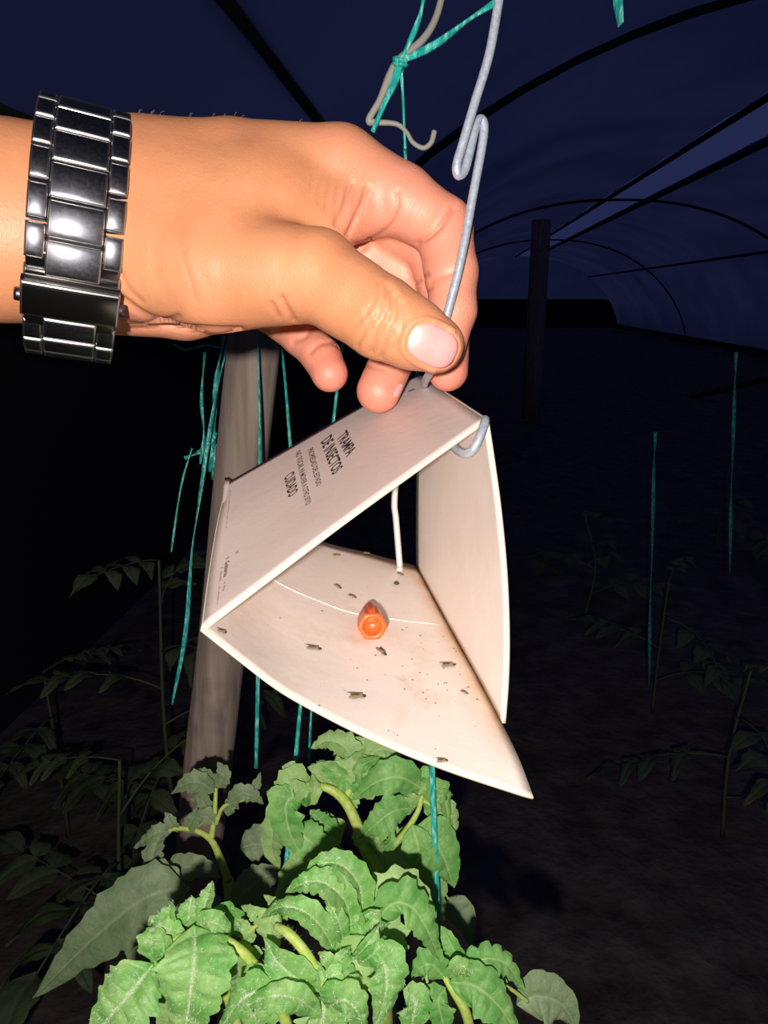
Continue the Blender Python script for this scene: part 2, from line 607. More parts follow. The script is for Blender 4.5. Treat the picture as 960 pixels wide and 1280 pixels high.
index = chain([(425, 213, 246, 13.6), (500, 250, 245, 11.4), (554, 284, 243, 9.5), (564, 340, 240, 8.5), (566, 388, 238, 7.5), (556, 436, 236.5, 6.6)], 2)
middle = chain([(430, 240, 262, 12.0), (498, 280, 259, 11.0), (540, 306, 258, 9.6), (553, 350, 258, 8.8), (560, 405, 258, 7.8), (560, 464, 254, 6.9)], 2)
ring = chain([(400, 282, 278, 11.0), (462, 322, 268, 11.0), (520, 352, 270, 9.2), (510, 400, 273, 8.6), (494, 442, 275, 8.2), (473, 489, 270, 8.0)], 2)
pinky = chain([(335, 322, 290, 10.5), (333, 385, 294, 8.6), (378, 420, 286, 7.8), (402, 446, 280, 7.2), (412, 467, 276, 6.9)], 2)
fing = smin(index, middle, 2.0)
fing = smin(fing, ring, 2.5)
fing = smin(fing, pinky, 1.0)
full = smin(palmf, fing, 3.0)
# first web: index base sheet
thumb = chain([(395, 345, 222.5, 13.9), (440, 374, 218.5, 11.6), (478, 398, 216, 11.4), (515, 417, 215, 9.9), (545, 431, 215.5, 8.2)], 3)
full = smin(full, thumb, 1.2)
pal_w = palmf - fing
del index, middle, ring, pinky


def surface_nets(val, pinkv):
    ins = val < 0
    nx, ny, nz = val.shape
    acc = np.zeros((nx - 1, ny - 1, nz - 1, 3), np.float32)
    cnt = np.zeros((nx - 1, ny - 1, nz - 1), np.uint8)
    for ax in range(3):
        o1, o2 = [a for a in range(3) if a != ax]
        sl0 = [slice(None)] * 3; sl1 = [slice(None)] * 3
        sl0[ax] = slice(0, -1); sl1[ax] = slice(1, None)
        v0, v1 = val[tuple(sl0)], val[tuple(sl1)]
        cross = (v0 < 0) != (v1 < 0)
        t = np.where(cross, v0 / np.where(cross, v0 - v1, 1), 0).astype(np.float32)
        for d1 in (0, 1):
            for d2 in (0, 1):
                s = [slice(None)] * 3
                s[o1] = slice(d1, cross.shape[o1] - 1 + d1)
                s[o2] = slice(d2, cross.shape[o2] - 1 + d2)
                c = cross[tuple(s)]
                cnt += c
                acc[..., ax] += np.where(c, t[tuple(s)], 0)
                acc[..., o1] += c * d1
                acc[..., o2] += c * d2
    cells = np.argwhere(cnt > 0)
    idx = np.full(cnt.shape, -1, np.int32)
    idx[tuple(cells.T)] = np.arange(len(cells))
    ver = cells + acc[tuple(cells.T)] / cnt[tuple(cells.T)][:, None]
    faces = []
    for ax in range(3):
        o1, o2 = (ax + 1) % 3, (ax + 2) % 3
        sl0 = [slice(None)] * 3; sl1 = [slice(None)] * 3
        sl0[ax] = slice(0, -1); sl1[ax] = slice(1, None)
        a, b2 = ins[tuple(sl0)], ins[tuple(sl1)]
        e = np.argwhere(a != b2)
        e = e[(e[:, o1] >= 1) & (e[:, o2] >= 1) & (e[:, o1] < val.shape[o1] - 1) & (e[:, o2] < val.shape[o2] - 1)]
        q = []
        for d1, d2 in ((-1, -1), (0, -1), (0, 0), (-1, 0)):
            c = e.copy(); c[:, o1] += d1; c[:, o2] += d2
            q.append(idx[tuple(c.T)])
        q = np.stack(q, 1)
        flip = ~a[tuple(e.T)]
        q[flip] = q[flip][:, ::-1]
        faces.append(q)
    faces = np.vstack(faces)
    ci = cells
    return ver, faces, pinkv[tuple(ci.T)]


hv, hf, pal = surface_nets(full, pal_w)
hv = hv * H + np.array([X0, Y0, Z0])
E2 = np.vstack([hf[:, [0, 1]], hf[:, [1, 2]], hf[:, [2, 3]], hf[:, [3, 0]]])


def laplace(v, n, f=0.5):
    v = v.copy()
    deg = np.bincount(E2[:, 0], minlength=len(v)) + np.bincount(E2[:, 1], minlength=len(v))
    for _ in range(n):
        s = np.zeros_like(v)
        for c in range(v.shape[1]):
            s[:, c] = np.bincount(E2[:, 0], v[E2[:, 1], c], len(v)) + np.bincount(E2[:, 1], v[E2[:, 0], c], len(v))
        v += f * (s / deg[:, None] - v)
    return v


hv = laplace(hv, 3)


def vnormals(v):
    n = np.zeros_like(v)
    fn = np.cross(v[hf[:, 2]] - v[hf[:, 0]], v[hf[:, 3]] - v[hf[:, 1]])
    for i in range(4):
        for c in range(3):
            n[:, c] += np.bincount(hf[:, i], fn[:, c], len(v))
    return n / (np.linalg.norm(n, axis=1)[:, None] + 1e-12)


hn = vnormals(hv)
px = hv[:, 0] / hv[:, 2] * F + 480
py = hv[:, 1] / hv[:, 2] * F + 640
# coarse depth buffer so that creases only cut the surface they lie on
zb = {}
bx = (px // 5).astype(int) * 4096 + (py // 5).astype(int)
order = np.argsort(hv[:, 2])
front = np.full(len(hv), 1e9)
ub, inv = np.unique(bx, return_inverse=True)
mn = np.full(len(ub), 1e9)
np.minimum.at(mn, inv, hv[:, 2])
vis = (hv[:, 2] < mn[inv] + 5.0) & (np.einsum('ij,ij->i', hn, hv) < 0.05 * hv[:, 2])


def dpoly(pts, n=40):
    q = catmull([(*p, 0) for p in pts], n)[:, :2]
    best = np.full(len(hv), 1e9)
    s = np.where((px > q[:, 0].min() - 30) & (px < q[:, 0].max() + 30) & (py > q[:, 1].min() - 30) & (py < q[:, 1].max() + 30))[0]
    if len(s) == 0: return best
    dd = np.full(len(s), 1e9)
    for a, b2 in zip(q[:-1], q[1:]):
        ab = b2 - a
        t = np.clip(((px[s] - a[0]) * ab[0] + (py[s] - a[1]) * ab[1]) / (ab @ ab + 1e-9), 0, 1)
        dd = np.minimum(dd, np.hypot(px[s] - a[0] - t * ab[0], py[s] - a[1] - t * ab[1]))
    best[s] = dd
    return best


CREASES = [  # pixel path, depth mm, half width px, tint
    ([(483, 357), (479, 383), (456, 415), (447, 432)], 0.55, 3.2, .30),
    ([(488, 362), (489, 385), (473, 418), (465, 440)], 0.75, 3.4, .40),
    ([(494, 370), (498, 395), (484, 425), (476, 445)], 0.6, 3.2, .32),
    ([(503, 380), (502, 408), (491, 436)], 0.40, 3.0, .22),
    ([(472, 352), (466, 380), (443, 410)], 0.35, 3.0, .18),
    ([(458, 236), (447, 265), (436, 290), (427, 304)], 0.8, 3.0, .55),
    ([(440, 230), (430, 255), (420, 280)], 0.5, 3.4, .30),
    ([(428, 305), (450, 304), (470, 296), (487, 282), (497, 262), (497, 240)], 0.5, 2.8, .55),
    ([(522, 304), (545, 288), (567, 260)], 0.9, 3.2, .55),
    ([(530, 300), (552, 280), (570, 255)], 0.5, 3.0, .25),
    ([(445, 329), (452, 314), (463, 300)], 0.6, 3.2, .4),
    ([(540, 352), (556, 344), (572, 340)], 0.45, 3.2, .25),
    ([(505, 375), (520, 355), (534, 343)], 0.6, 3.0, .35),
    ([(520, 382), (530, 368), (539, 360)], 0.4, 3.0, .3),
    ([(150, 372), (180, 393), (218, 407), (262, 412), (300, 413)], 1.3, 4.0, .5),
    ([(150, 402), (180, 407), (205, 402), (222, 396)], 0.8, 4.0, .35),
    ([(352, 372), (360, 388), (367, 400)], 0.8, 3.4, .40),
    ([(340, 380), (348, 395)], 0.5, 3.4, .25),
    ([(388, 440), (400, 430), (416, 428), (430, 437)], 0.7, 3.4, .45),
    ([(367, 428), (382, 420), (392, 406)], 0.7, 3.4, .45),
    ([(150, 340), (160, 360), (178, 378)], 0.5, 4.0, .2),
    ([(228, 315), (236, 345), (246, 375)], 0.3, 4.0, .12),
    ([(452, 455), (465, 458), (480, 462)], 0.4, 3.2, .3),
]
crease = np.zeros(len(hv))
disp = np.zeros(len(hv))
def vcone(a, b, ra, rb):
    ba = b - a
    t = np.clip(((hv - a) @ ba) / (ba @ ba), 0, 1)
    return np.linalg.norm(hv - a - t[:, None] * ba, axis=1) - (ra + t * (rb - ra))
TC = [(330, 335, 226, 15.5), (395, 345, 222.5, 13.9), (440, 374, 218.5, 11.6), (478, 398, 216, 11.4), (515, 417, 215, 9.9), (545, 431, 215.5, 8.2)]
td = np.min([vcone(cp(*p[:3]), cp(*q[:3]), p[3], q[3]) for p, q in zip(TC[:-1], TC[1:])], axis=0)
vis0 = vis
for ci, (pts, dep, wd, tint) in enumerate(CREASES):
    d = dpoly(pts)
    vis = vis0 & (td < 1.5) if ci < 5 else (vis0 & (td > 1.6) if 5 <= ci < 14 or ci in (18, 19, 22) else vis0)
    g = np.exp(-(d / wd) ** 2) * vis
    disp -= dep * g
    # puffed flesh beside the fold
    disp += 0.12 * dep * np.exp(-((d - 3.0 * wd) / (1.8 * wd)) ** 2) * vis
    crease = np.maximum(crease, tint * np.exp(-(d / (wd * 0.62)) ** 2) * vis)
vis = vis0
# fine wrinkles on the web of the thumb and at the thumb knuckle, soft swells elsewhere
for x, y, rad, sx, sy, amp in ((425, 235, 34, 0.55, 0.12, 0.18), (480, 400, 30, 0.5, -0.2, 0.12), (220, 335, 55, 0.22, -0.06, 0.10)):
    g = np.exp(-((px - x) ** 2 + (py - y) ** 2) / rad ** 2) * vis
    disp += amp * g * np.sin(px * sx + py * sy + 1.5 * np.sin(py * 0.06))
# groove round the thumb nail
NC = np.array([541.0, 432.0]); ND = norm(np.array([0.90, 0.43])); NS = np.array([-ND[1], ND[0]])
NA, NB = 32.0, 25.5
nu = ((px - NC[0]) * ND[0] + (py - NC[1]) * ND[1]) / NA
nw = ((px - NC[0]) * NS[0] + (py - NC[1]) * NS[1]) / NB
rr_ = (np.abs(nu) ** 2.6 + np.abs(nw) ** 2.6) ** (1 / 2.6)
nv = vis & (hv[:, 2] < 225)
disp += np.where(nv & (nu < 0.55), 0.55 * np.exp(-((rr_ - 1.16) / 0.10) ** 2), 0)
disp -= np.where(nv, 0.55 * (rr_ < 1.03), 0)
hv = hv + hn * disp[:, None]
hn = vnormals(hv)

# skin zones: palm side / fingers are pinker, tips flush
pw = 1 / (1 + np.exp(-(pal - 1.0) / 2.2))
for x, y, rad in ((215, 400, 30), (270, 412, 18), (170, 400, 26)):
    pw = np.maximum(pw, 0.9 * np.exp(-(((px - x) / 1.6) ** 2 + (py - y) ** 2) / rad ** 2) * (hv[:, 2] > 232))
pw = np.maximum(pw, 0.95 * np.exp(-(((px - 470) / 1.3) ** 2 + (py - 268) ** 2) / 42.0 ** 2) * (px > 405))
topd = np.clip((-hn[:, 1] - 0.45) * 2.0, 0, 1) * (px < 560)
pw *= 1 - 0.8 * topd
pw *= 1 - 0.75 / (1 + np.exp((td - 1.2) / 0.4))
flush = np.zeros(len(hv))
for x, y, z, rad, am in ((412, 468, 276, 9, .75), (473, 492, 270, 10, .75), (560, 462, 254, 10, .6), (556, 432, 236, 8, .45), (575, 320, 242, 10, .35), (545, 431, 215, 9, .35), (540, 250, 243, 12, .25), (430, 320, 240, 8, .5)):
    c = cp(x, y, z)
    flush = np.maximum(flush, am * np.exp(-((hv - c) ** 2).sum(1) / rad ** 2))


def cam2w(v):
    v = np.asarray(v, float) / 1000.0
    return CAM + v[:, 0:1] * RT + v[:, 1:2] * DN + v[:, 2:3] * FW


hw = cam2w(hv)
# camera frame x right, y down, z forward is right-handed, so face winding carries over
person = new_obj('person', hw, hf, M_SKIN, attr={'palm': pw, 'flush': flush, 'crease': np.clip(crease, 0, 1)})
tag(person, 'left forearm and hand of a person, thumb and fingers pinching the wire', 'person')
hand_bvh = BVHTree.FromPolygons([Vector(x) for x in hw], [tuple(map(int, q)) for q in hf])


def cast(bvh, pxx, pyy, dmin=0.0):
    d = (pxx - 480) / F * RT + (pyy - 640) / F * DN + FW
    st = CAM + d * dmin
    loc, nor, i, dist = bvh.ray_cast(Vector(st), Vector(norm(d)))
    if loc is None: return None, None
    nor = np.array(nor)
    if nor @ d > 0: nor = -nor
    return np.array(loc), nor


def nail(name, c, du, a, b, par, lift=0.0006, n=14):
    du = norm(du); dv = np.array([-du[1], du[0]])
    V, Fc, lun = [], [], []
    rings = 8; k = 36
    cz, cn = cast(hand_bvh, *c)
    zs = []
    def pt(u, w):
        q, nn = cast(hand_bvh, c[0] + du[0] * a * u + dv[0] * b * w, c[1] + du[1] * a * u + dv[1] * b * w)
        if q is None: q, nn = cz, cn
        return q, nn
    q, nn = pt(0, 0)
    V.append(q + nn * 0.0009); lun.append(0.3)
    for i in range(1, rings + 2):
        rad = i / rings
        for j in range(k):
            t = 2 * math.pi * j / k
            ct, st = math.cos(t), math.sin(t)
            e = (abs(ct) ** 2.6 + abs(st) ** 2.6) ** (-1 / 2.6)
            rr = min(rad, 1.0)
            u, w = rr * e * ct, rr * e * st
            q, nn = pt(u, w)
            lf = 0.0009 * (1 - 0.35 * rr ** 2) if i <= rings else -0.0006
            V.append(q + nn * lf)
            lun.append(max(0.0, min(1.0, 1.0 - math.hypot(u + 1.15, w * 0.8) / 0.95)) * 1.6)
    for j in range(k):
        Fc.append((0, 1 + j, 1 + (j + 1) % k))
    for i in range(rings):
        for j in range(k):
            a0 = 1 + i * k
            Fc.append((a0 + j, a0 + k + j, a0 + k + (j + 1) % k, a0 + (j + 1) % k))
    o = new_obj(name, V, Fc, M_NAIL, parent=par, attr={'lunula': np.clip(lun, 0, 1)})
    o.location = (0, 0, 0)
    return o


nail('thumb_nail', NC, ND, NA - 1, NB - 1, person)['label'] = 'smooth pink thumb nail with a pale half moon'
nail('fingernail', np.array([497.0, 488.0]), np.array([-0.45, 0.9]), 9, 3.2, person)
# fine hairs along the upper edge of the wrist
cand = np.where((hn[:, 1] < -0.75) & (px > 170) & (px < 420) & (hv[:, 2] < 262))[0]
V, Fc = [], []
for i in random.sample(list(cand), 40):
    base = hw[i]
    d = norm(cam2w(hv[i:i + 1] + hn[i:i + 1])[0] - base)
    tip = base + d * random.uniform(.0004, .0014) + RT * random.uniform(.0006, .002)
    v, f = tube([base - d * .0003, (base + tip) / 2 + d * .0006, tip], [0.00004, 0.00003, 0.00002], n=4, k=3)
    V, Fc = merge((V, Fc), (v, f))
o = new_obj('arm_hair', V, Fc, M_HAIR, parent=person); tag(o, kind='stuff')
o['label'] = 'sparse fine hairs on the back of the wrist'

# ------------------------------------------------------------------ wristwatch
wc = P(97, 294, 0.2435)
UPC = -DN
tl = math.radians(5.5)
uz0 = norm(CAM - wc)
uz0 = norm(uz0 - UPC * (uz0 @ UPC) * 0.75)
ux = RT * math.cos(tl) + DN * math.sin(tl)
ux = norm(ux - uz0 * (ux @ uz0))
uy = norm(np.cross(uz0, ux))
if uy @ DN > 0: uy = -uy
uz = uz0
watch = thing('wristwatch', 'dark polished steel watch bracelet with folding clasp on the wrist', 'watch', wc)
SA, SB = 0.0358, 0.0312          # inner radii, up and towards the camera


def wpos(th, r=0.0):
    p = uy * (SA * math.cos(th)) + uz * (SB * math.sin(th))
    nn = norm(uy * (SB * math.cos(th)) + uz * (SA * math.sin(th)))
    tt = norm(-uy * (SA * math.sin(th)) + uz * (SB * math.cos(th)))
    return wc + p + nn * r, nn, tt


# arc-length table
TH = np.linspace(0, 2 * math.pi, 721)
PP = np.array([wpos(t, 0.002)[0] for t in TH])
S = np.concatenate([[0], np.cumsum(np.linalg.norm(np.diff(PP, axis=0), axis=1))])


def th_at(s): return float(np.interp(s % S[-1], S, TH))


def link_mesh(s0, s1, x0, x1, thick, crown=0.0007, r_in=0.0008, bev=0.0007):
    """one bracelet link: cushion-topped block with bevelled edges"""
    nsg, nxg = 9, 7
    V, Fc, MI = [], [], []
    ss = [0, bev * .3, bev] + list(np.linspace(bev, (s1 - s0) - bev, nsg)[1:-1]) + [(s1 - s0) - bev, (s1 - s0) - bev * .3, s1 - s0]
    xs = [0, bev * .3, bev, (x1 - x0) / 2, (x1 - x0) - bev, (x1 - x0) - bev * .3, x1 - x0]
    L, Wd = s1 - s0, x1 - x0
    sm = (s0 + s1) / 2
    p, nn, tt = wpos(th_at(sm), r_in)
    def edge(a, T):
        q = min(a, T - a)
        if q < bev * .1: return -bev
        if q < bev * .6: return -bev * .3
        return 0
    n2 = len(xs)
    for a in ss:
        for x in xs:
            h = thick + crown * (1 - ((a - L / 2) / (L / 2)) ** 2) + min(edge(a, L), edge(x, Wd))
            V.append(p + tt * (a - L / 2) + nn * h + ux * (x0 + x))
    n1 = len(ss)
    for i in range(n1 - 1):
        for j in range(n2 - 1):
            Fc.append((i * n2 + j, i * n2 + j + 1, (i + 1) * n2 + j + 1, (i + 1) * n2 + j))
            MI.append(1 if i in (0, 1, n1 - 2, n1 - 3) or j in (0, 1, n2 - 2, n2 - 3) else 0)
    base = len(V)
    ring = [j for j in range(n2)] + [i * n2 + n2 - 1 for i in range(1, n1)] + [(n1 - 1) * n2 + j for j in range(n2 - 2, -1, -1)] + [i * n2 for i in range(n1 - 2, 0, -1)]
    for q in ring:
        i, j = divmod(q, n2)
        V.append(p + tt * (ss[i] - L / 2) + ux * (x0 + xs[j]))
    m = len(ring)
    for i in range(m):
        Fc.append((ring[i], base + i, base + (i + 1) % m, ring[(i + 1) % m])); MI.append(0)
    Fc.append(tuple(base + i for i in range(m))); MI.append(0)
    return V, Fc, MI


def add_link(name, s0, s1, x0, x1, th=0.0032, mat=None, **k):
    V, Fc, MI = link_mesh(s0, s1, x0, x1, th, **k)
    o = new_obj(name, V, Fc, mat or [M_STEEL, M_STEEL2], parent=watch, mat_idx=MI)
    return o


XL = (-0.0132, -0.0078, 0.0078, 0.0132)
pitch = 0.0105
s_top = 0.0
s_clasp = float(np.interp(math.radians(124), TH, S))
s_end = float(np.interp(math.radians(142), TH, S))
# links from the top, over the front, down to the clasp
s = s_clasp - 0.0012
k = 0
while s - pitch > -0.022:
    add_link('link', s - pitch + .0003, s - .0003 + 0.0004, XL[1] + .0002, XL[2] - .0002)
    off = -pitch * 0.38
    for xa, xb in ((XL[0], XL[1]), (XL[2], XL[3])):
        add_link('link', s - pitch + off + .0004, s + off - .0004, xa, xb, th=0.0030)
    s -= pitch
add_link('link', s_clasp - 0.0035, s_clasp - 0.0004, XL[0], XL[3], th=0.0026, mat=[M_CLASP, M_STEEL2])
add_link('clasp_base', s_clasp - 0.0085, s_end + 0.004, XL[0] + .0004, XL[3] - .0004, th=0.0018, mat=[M_CLASP, M_CLASP], crown=0.0)
cl = add_link('clasp', s_clasp, s_end, XL[0] - .0006, XL[3] + .0004, th=0.0042, mat=[M_CLASP, M_STEEL2], crown=0.0005)
cl['label'] = 'flat folding clasp plate'
for sgn, x in ((-1, XL[0] - .0006), (1, XL[3] + .0004)):
    p, nn, tt = wpos(th_at((s_clasp + s_end) / 2), 0.0030)
    a = p + ux * (x - sgn * .001); bb = p + ux * (x + sgn * 0.0016)
    v, f = tube([a, bb], [0.0022, 0.0019], n=4, k=14)
    new_obj('pusher', v, f, M_STEEL, parent=watch)
s = s_end + 0.0004
while s + pitch < S[-1] * 0.66:
    p2 = pitch * 0.86
    add_link('link', s, s + p2 - .0005, XL[1] + .0002, XL[2] - .0002)
    for xa, xb in ((XL[0], XL[1]), (XL[2], XL[3])):
        add_link('link', s + p2 * .15, s + p2 * 1.15 - .0005, xa, xb, th=0.0030)
    s += p2
# case on the far upper side of the wrist
p, nn, tt = wpos(math.radians(-62), 0.004)
V, Fc = [], []
prof = [(0, -.004), (.016, -.004), (.019, -.002), (.0195, .003), (.018, .005), (.0165, .0055), (0, .0055)]
kk = 40
for r_, h_ in prof:
    for j in range(kk):
        a = 2 * math.pi * j / kk
        V.append(p + nn * h_ + (ux * math.cos(a) + tt * math.sin(a)) * max(r_, 1e-5))
for i in range(len(prof) - 1):
    for j in range(kk):
        Fc.append((i * kk + j, i * kk + (j + 1) % kk, (i + 1) * kk + (j + 1) % kk, (i + 1) * kk + j))
case = new_obj('watch_case', V, Fc, M_STEEL, parent=watch)
for an in (math.radians(198), math.radians(165), math.radians(138)):
    dd = ux * math.cos(an) + tt * math.sin(an)
    v, f = tube([p + dd * .018, p + dd * .0215, p + dd * .0235], [0.0014, 0.0022, 0.0020], n=5, k=12)
    new_obj('crown', v, f, M_STEEL2, parent=watch)

# ------------------------------------------------------------------ the wire hanger
WR = 0.00138
wire_px = [(628, -30, .214), (622, 10, .215), (611, 70, .216), (593, 130, .217), (579, 178, .218), (571, 206, .2185), (573, 219, .2195), (581, 212, .2205),
           (588, 185, .2215), (594, 160, .222), (600, 149, .223), (605, 156, .2235), (603, 180, .224), (592, 240, .2245), (575, 330, .2252), (557, 400, .2262), (546, 440, .2275),
           (538, 464, .235), (531, 478, .258), (532, 486, .288), (545, 508, .284), (556, 536, .256), (565, 554, .232), (572, 563, .2235), (582, 567, .2185), (592, 561, .2160), (600, 545, .2160), (605.5, 530, .2180), (606.5, 524, .2205)]
wire_pts = [P(*q) for q in wire_px]
v, f = tube(wire_pts, WR, n=220, k=12)
o = new_obj('wire_hanger', v, f, M_WIRE); tag(o, 'bent grey wire with a folded loop, pinched by the thumb above the trap', 'wire')

# ------------------------------------------------------------------ insect trap
A = P(607, 524, .222); D = P(522, 468, .300); C = P(284, 603, .282); B = P(253, 785, .197)
trap = thing('insect_trap', 'white folded card insect trap with dark lettering, hanging from the wire below the hand', 'insect trap', (B + A) / 2)


def coons(c0, c1, d0, d1, nu, nv):
    """c0: v=0 curve along u, c1: v=1; d0: u=0 curve along v, d1: u=1"""
    c0, c1 = catmull(c0, nu), catmull(c1, nu)
    d0, d1 = catmull(d0, nv), catmull(d1, nv)
    u = np.linspace(0, 1, nu)[:, None, None]; v = np.linspace(0, 1, nv)[None, :, None]
    S_ = (1 - v) * c0[:, None] + v * c1[:, None] + (1 - u) * d0[None] + u * d1[None]
    S_ -= (1 - u) * (1 - v) * c0[0] + u * (1 - v) * c0[-1] + (1 - u) * v * c1[0] + u * v * c1[-1]
    return S_


def panel(name, S_, thick, side, mats, attr_fn=None):
    """sheet of card: S_ is the visible face, the other face lies `thick` behind it"""
    nu, nv = S_.shape[:2]
    du = np.gradient(S_, axis=0); dv = np.gradient(S_, axis=1)
    N = np.cross(du, dv); N /= np.linalg.norm(N, axis=2)[..., None]
    ctr = S_.reshape(-1, 3).mean(0)
    if (N.reshape(-1, 3).mean(0) @ (CAM - ctr)) * side < 0: flip = True
    else: flip = False
    if flip: N = -N
    T_ = S_ - N * thick
    V = list(S_.reshape(-1, 3)) + list(T_.reshape(-1, 3))
    Fc, MI = [], []
    o = nu * nv
    for i in range(nu - 1):
        for j in range(nv - 1):
            q = (i * nv + j, (i + 1) * nv + j, (i + 1) * nv + j + 1, i * nv + j + 1)
            if flip: q = q[::-1]
            Fc.append(q); MI.append(0)
            Fc.append(tuple(o + x for x in q[::-1])); MI.append(0)
    bd = [(i, 0) for i in range(nu)] + [(nu - 1, j) for j in range(1, nv)] + [(i, nv - 1) for i in range(nu - 2, -1, -1)] + [(0, j) for j in range(nv - 2, 0, -1)]
    ids = [i * nv + j for i, j in bd]
    m = len(ids)
    for i in range(m):
        q = (ids[i], o + ids[i], o + ids[(i + 1) % m], ids[(i + 1) % m])
        if not flip: q = q
        else: q = q[::-1]
        Fc.append(q); MI.append(1)
    at = None
    if attr_fn:
        U, Vv = np.meshgrid(np.linspace(0, 1, nu), np.linspace(0, 1, nv), indexing='ij')
        at = {k_: np.concatenate([fn(U, Vv).ravel()] * 2) for k_, fn in attr_fn.items()}
    ob = new_obj(name, V, Fc, mats, parent=trap, mat_idx=MI, attr=at)
    return ob, BVHTree.FromPolygons([Vector(x) for x in V[:o]], [q for q, mi in zip(Fc, MI) if mi == 0 and max(q) < o])


# floor of the trap
front_c = [B, P(300, 822, .1965), P(350, 860, .196), P(400, 889, .1955), P(470, 924, .195), P(560, 961, .194), P(667, 997, .193)]
Fp = P(520, 707, .298)
back_c = [C, P(330, 648, .288), P(400, 676, .293), P(460, 691, .296), Fp]
left_c = [B, P(262, 715, .227), P(272, 655, .254), C]
right_c = [P(667, 997, .193), P(650, 951, .202), P(628, 905, .213), P(600, 852, .229), P(560, 780, .259), Fp]
Sf = coons(front_c, back_c, left_c, right_c, 41, 31)
floor_p, floor_bvh = panel('floor_panel', Sf, 0.0011, 1, [M_CARDIN, M_CARDEDGE], {
    'stain': lambda u, v: np.clip(np.exp(-((1 - u) / 0.05) ** 2) * np.clip((v - 0.12) * 3, 0, 1) + 0.8 * np.exp(-((1 - v) / 0.05) ** 2) * np.clip((u - .5) * 2.5, 0, 1) + 0.5 * np.exp(-(v / 0.02) ** 2) + 0.6 * np.exp(-(u / 0.03) ** 2) * (v < 0.25), 0, 1),
    'smear': lambda u, v: np.exp(-((u - 0.70) / 0.2) ** 2 - ((v - 0.42) / 0.22) ** 2) + 0.3})
# right panel (we see its inner face)
rp_front = [A + (D - A) * 0.004, P(615, 580, .2205), P(623, 640, .2185), P(630, 715, .2165), P(633, 790, .2145), P(632, 850, .213), P(628, 904, .2115)]
rp_back = [D, P(521, 560, .3005), P(520, 640, .2995), Fp]
rp_low = [P(628, 904, .2115), P(600, 852, .2285), P(560, 780, .2585), Fp]
Sr = coons(rp_front, rp_back, [A + (D - A) * 0.004, D], rp_low, 31, 25)
right_p, right_bvh = panel('right_panel', Sr, 0.0011, 1, [M_CARDIN, M_CARDEDGE], {
    'stain': lambda u, v: np.clip(0.55 * np.exp(-((1 - u) / 0.02) ** 2), 0, 1),
    'smear': lambda u, v: 0.15 + 0 * u})
# left panel (we see its printed outer face)
lp_front = [A, P(520, 586, .2165), P(430, 651, .2095), P(340, 719, .203), B]
lp_back = [D, P(440, 514, .2945), P(360, 560, .288), C]
Sl = coons(lp_front, lp_back, [A, D], [B, P(262, 715, .227), P(272, 655, .254), C], 31, 25)
left_p, left_bvh = panel('left_panel', Sl, 0.0011, 1, [M_CARD, M_CARDEDGE])
left_p['label'] = 'printed outer face with dark lettering'
# torn tab at the far lower corner and the tuck tab of the right panel
Stab = coons([P(283, 650, .257), P(277, 640, .262), P(281, 597, .284)], [P(287, 650, .258), P(290, 625, .270), P(298, 607, .2855)], [P(283, 650, .257), P(287, 650, .258)], [P(281, 597, .284), P(288, 597, .2848), P(298, 607, .2855)], 9, 6)
panel('tab', Stab - 0 * FW, 0.0008, 1, [M_CARD, M_CARDEDGE])
Stab2 = coons([P(608, 530, .2235), P(616, 580, .2225), P(620, 605, .222)], [P(606, 530, .2245), P(612, 580, .2235), P(615, 606, .223)], [P(608, 530, .2235), P(606, 530, .2245)], [P(620, 605, .222), P(615, 606, .223)], 9, 4)
panel('tab', Stab2, 0.0008, 1, [M_CARD, M_CARDEDGE])
# crease across the floor
cr_px = [(327, 716), (360, 735), (400, 752), (440, 766), (490, 774), (550, 781)]
pts = []
for q in catmull([(*p, 0) for p in cr_px], 24):
    l, n_ = cast(floor_bvh, q[0], q[1], 0.1)
    if l is not None: pts.append(l + n_ * 0.0001)
v, f = tube(pts, 0.00022, smoothpath=False, k=6)
new_obj('fold_line', v, f, M_CARD, parent=floor_p)['label'] = 'pale raised fold line'

# lettering
def letter(txt, p0, p1, cap, mat, name='lettering', bold=0.02):
    cu = bpy.data.curves.new('lettering', 'FONT')
    cu.body = txt
    cu.resolution_u = 3
    cu.offset = bold
    ob = bpy.data.objects.new('lettering', cu)
    COL.objects.link(ob)
    dg = bpy.context.evaluated_depsgraph_get()
    me = bpy.data.meshes.new_from_object(ob.evaluated_get(dg))
    bpy.data.objects.remove(ob)
    co = np.array([v_.co[:] for v_ in me.vertices])
    fs = [tuple(p_.vertices) for p_ in me.polygons]
    bpy.data.meshes.remove(me)
    co[:, 0] -= co[:, 0].min()
    wid = co[:, 0].max()
    hgt = 0.70
    p0, p1, cap = map(np.array, (p0, p1, cap))
    V = []
    for x, y, _ in co:
        q = p0 + (p1 - p0) * (x / wid) + cap * (y / hgt)
        l, n_ = cast(left_bvh, q[0], q[1], 0.05)
        if l is None: l, n_ = np.array(V[-1]) if V else A, np.zeros(3)
        V.append(l + n_ * 0.00012)
    return new_obj(name, V, fs, mat, parent=left_p, smooth=False)


letter('TRAMPA', (421.5, 547.5), (433.5, 572), (12, -10.5), M_INK)
letter('DE INSECTOS', (401.5, 553), (416, 594.5), (13, -10.5), M_INK)
letter('PROPIEDAD DEL ESTADO', (385, 563.5), (396, 609), (6.3, -4.6), M_INK, bold=0.008)
letter('NO TOCAR, NI MOVER A OTRO SITIO', (369.5, 567), (382.5, 633), (6.6, -4.8), M_INK, bold=0.008)
letter('CUIDADO', (355.5, 597), (361, 623), (12, -9), M_INK)
letter('Gobierno', (282, 703), (279.5, 722.5), (5.0, -3.0), M_INK)


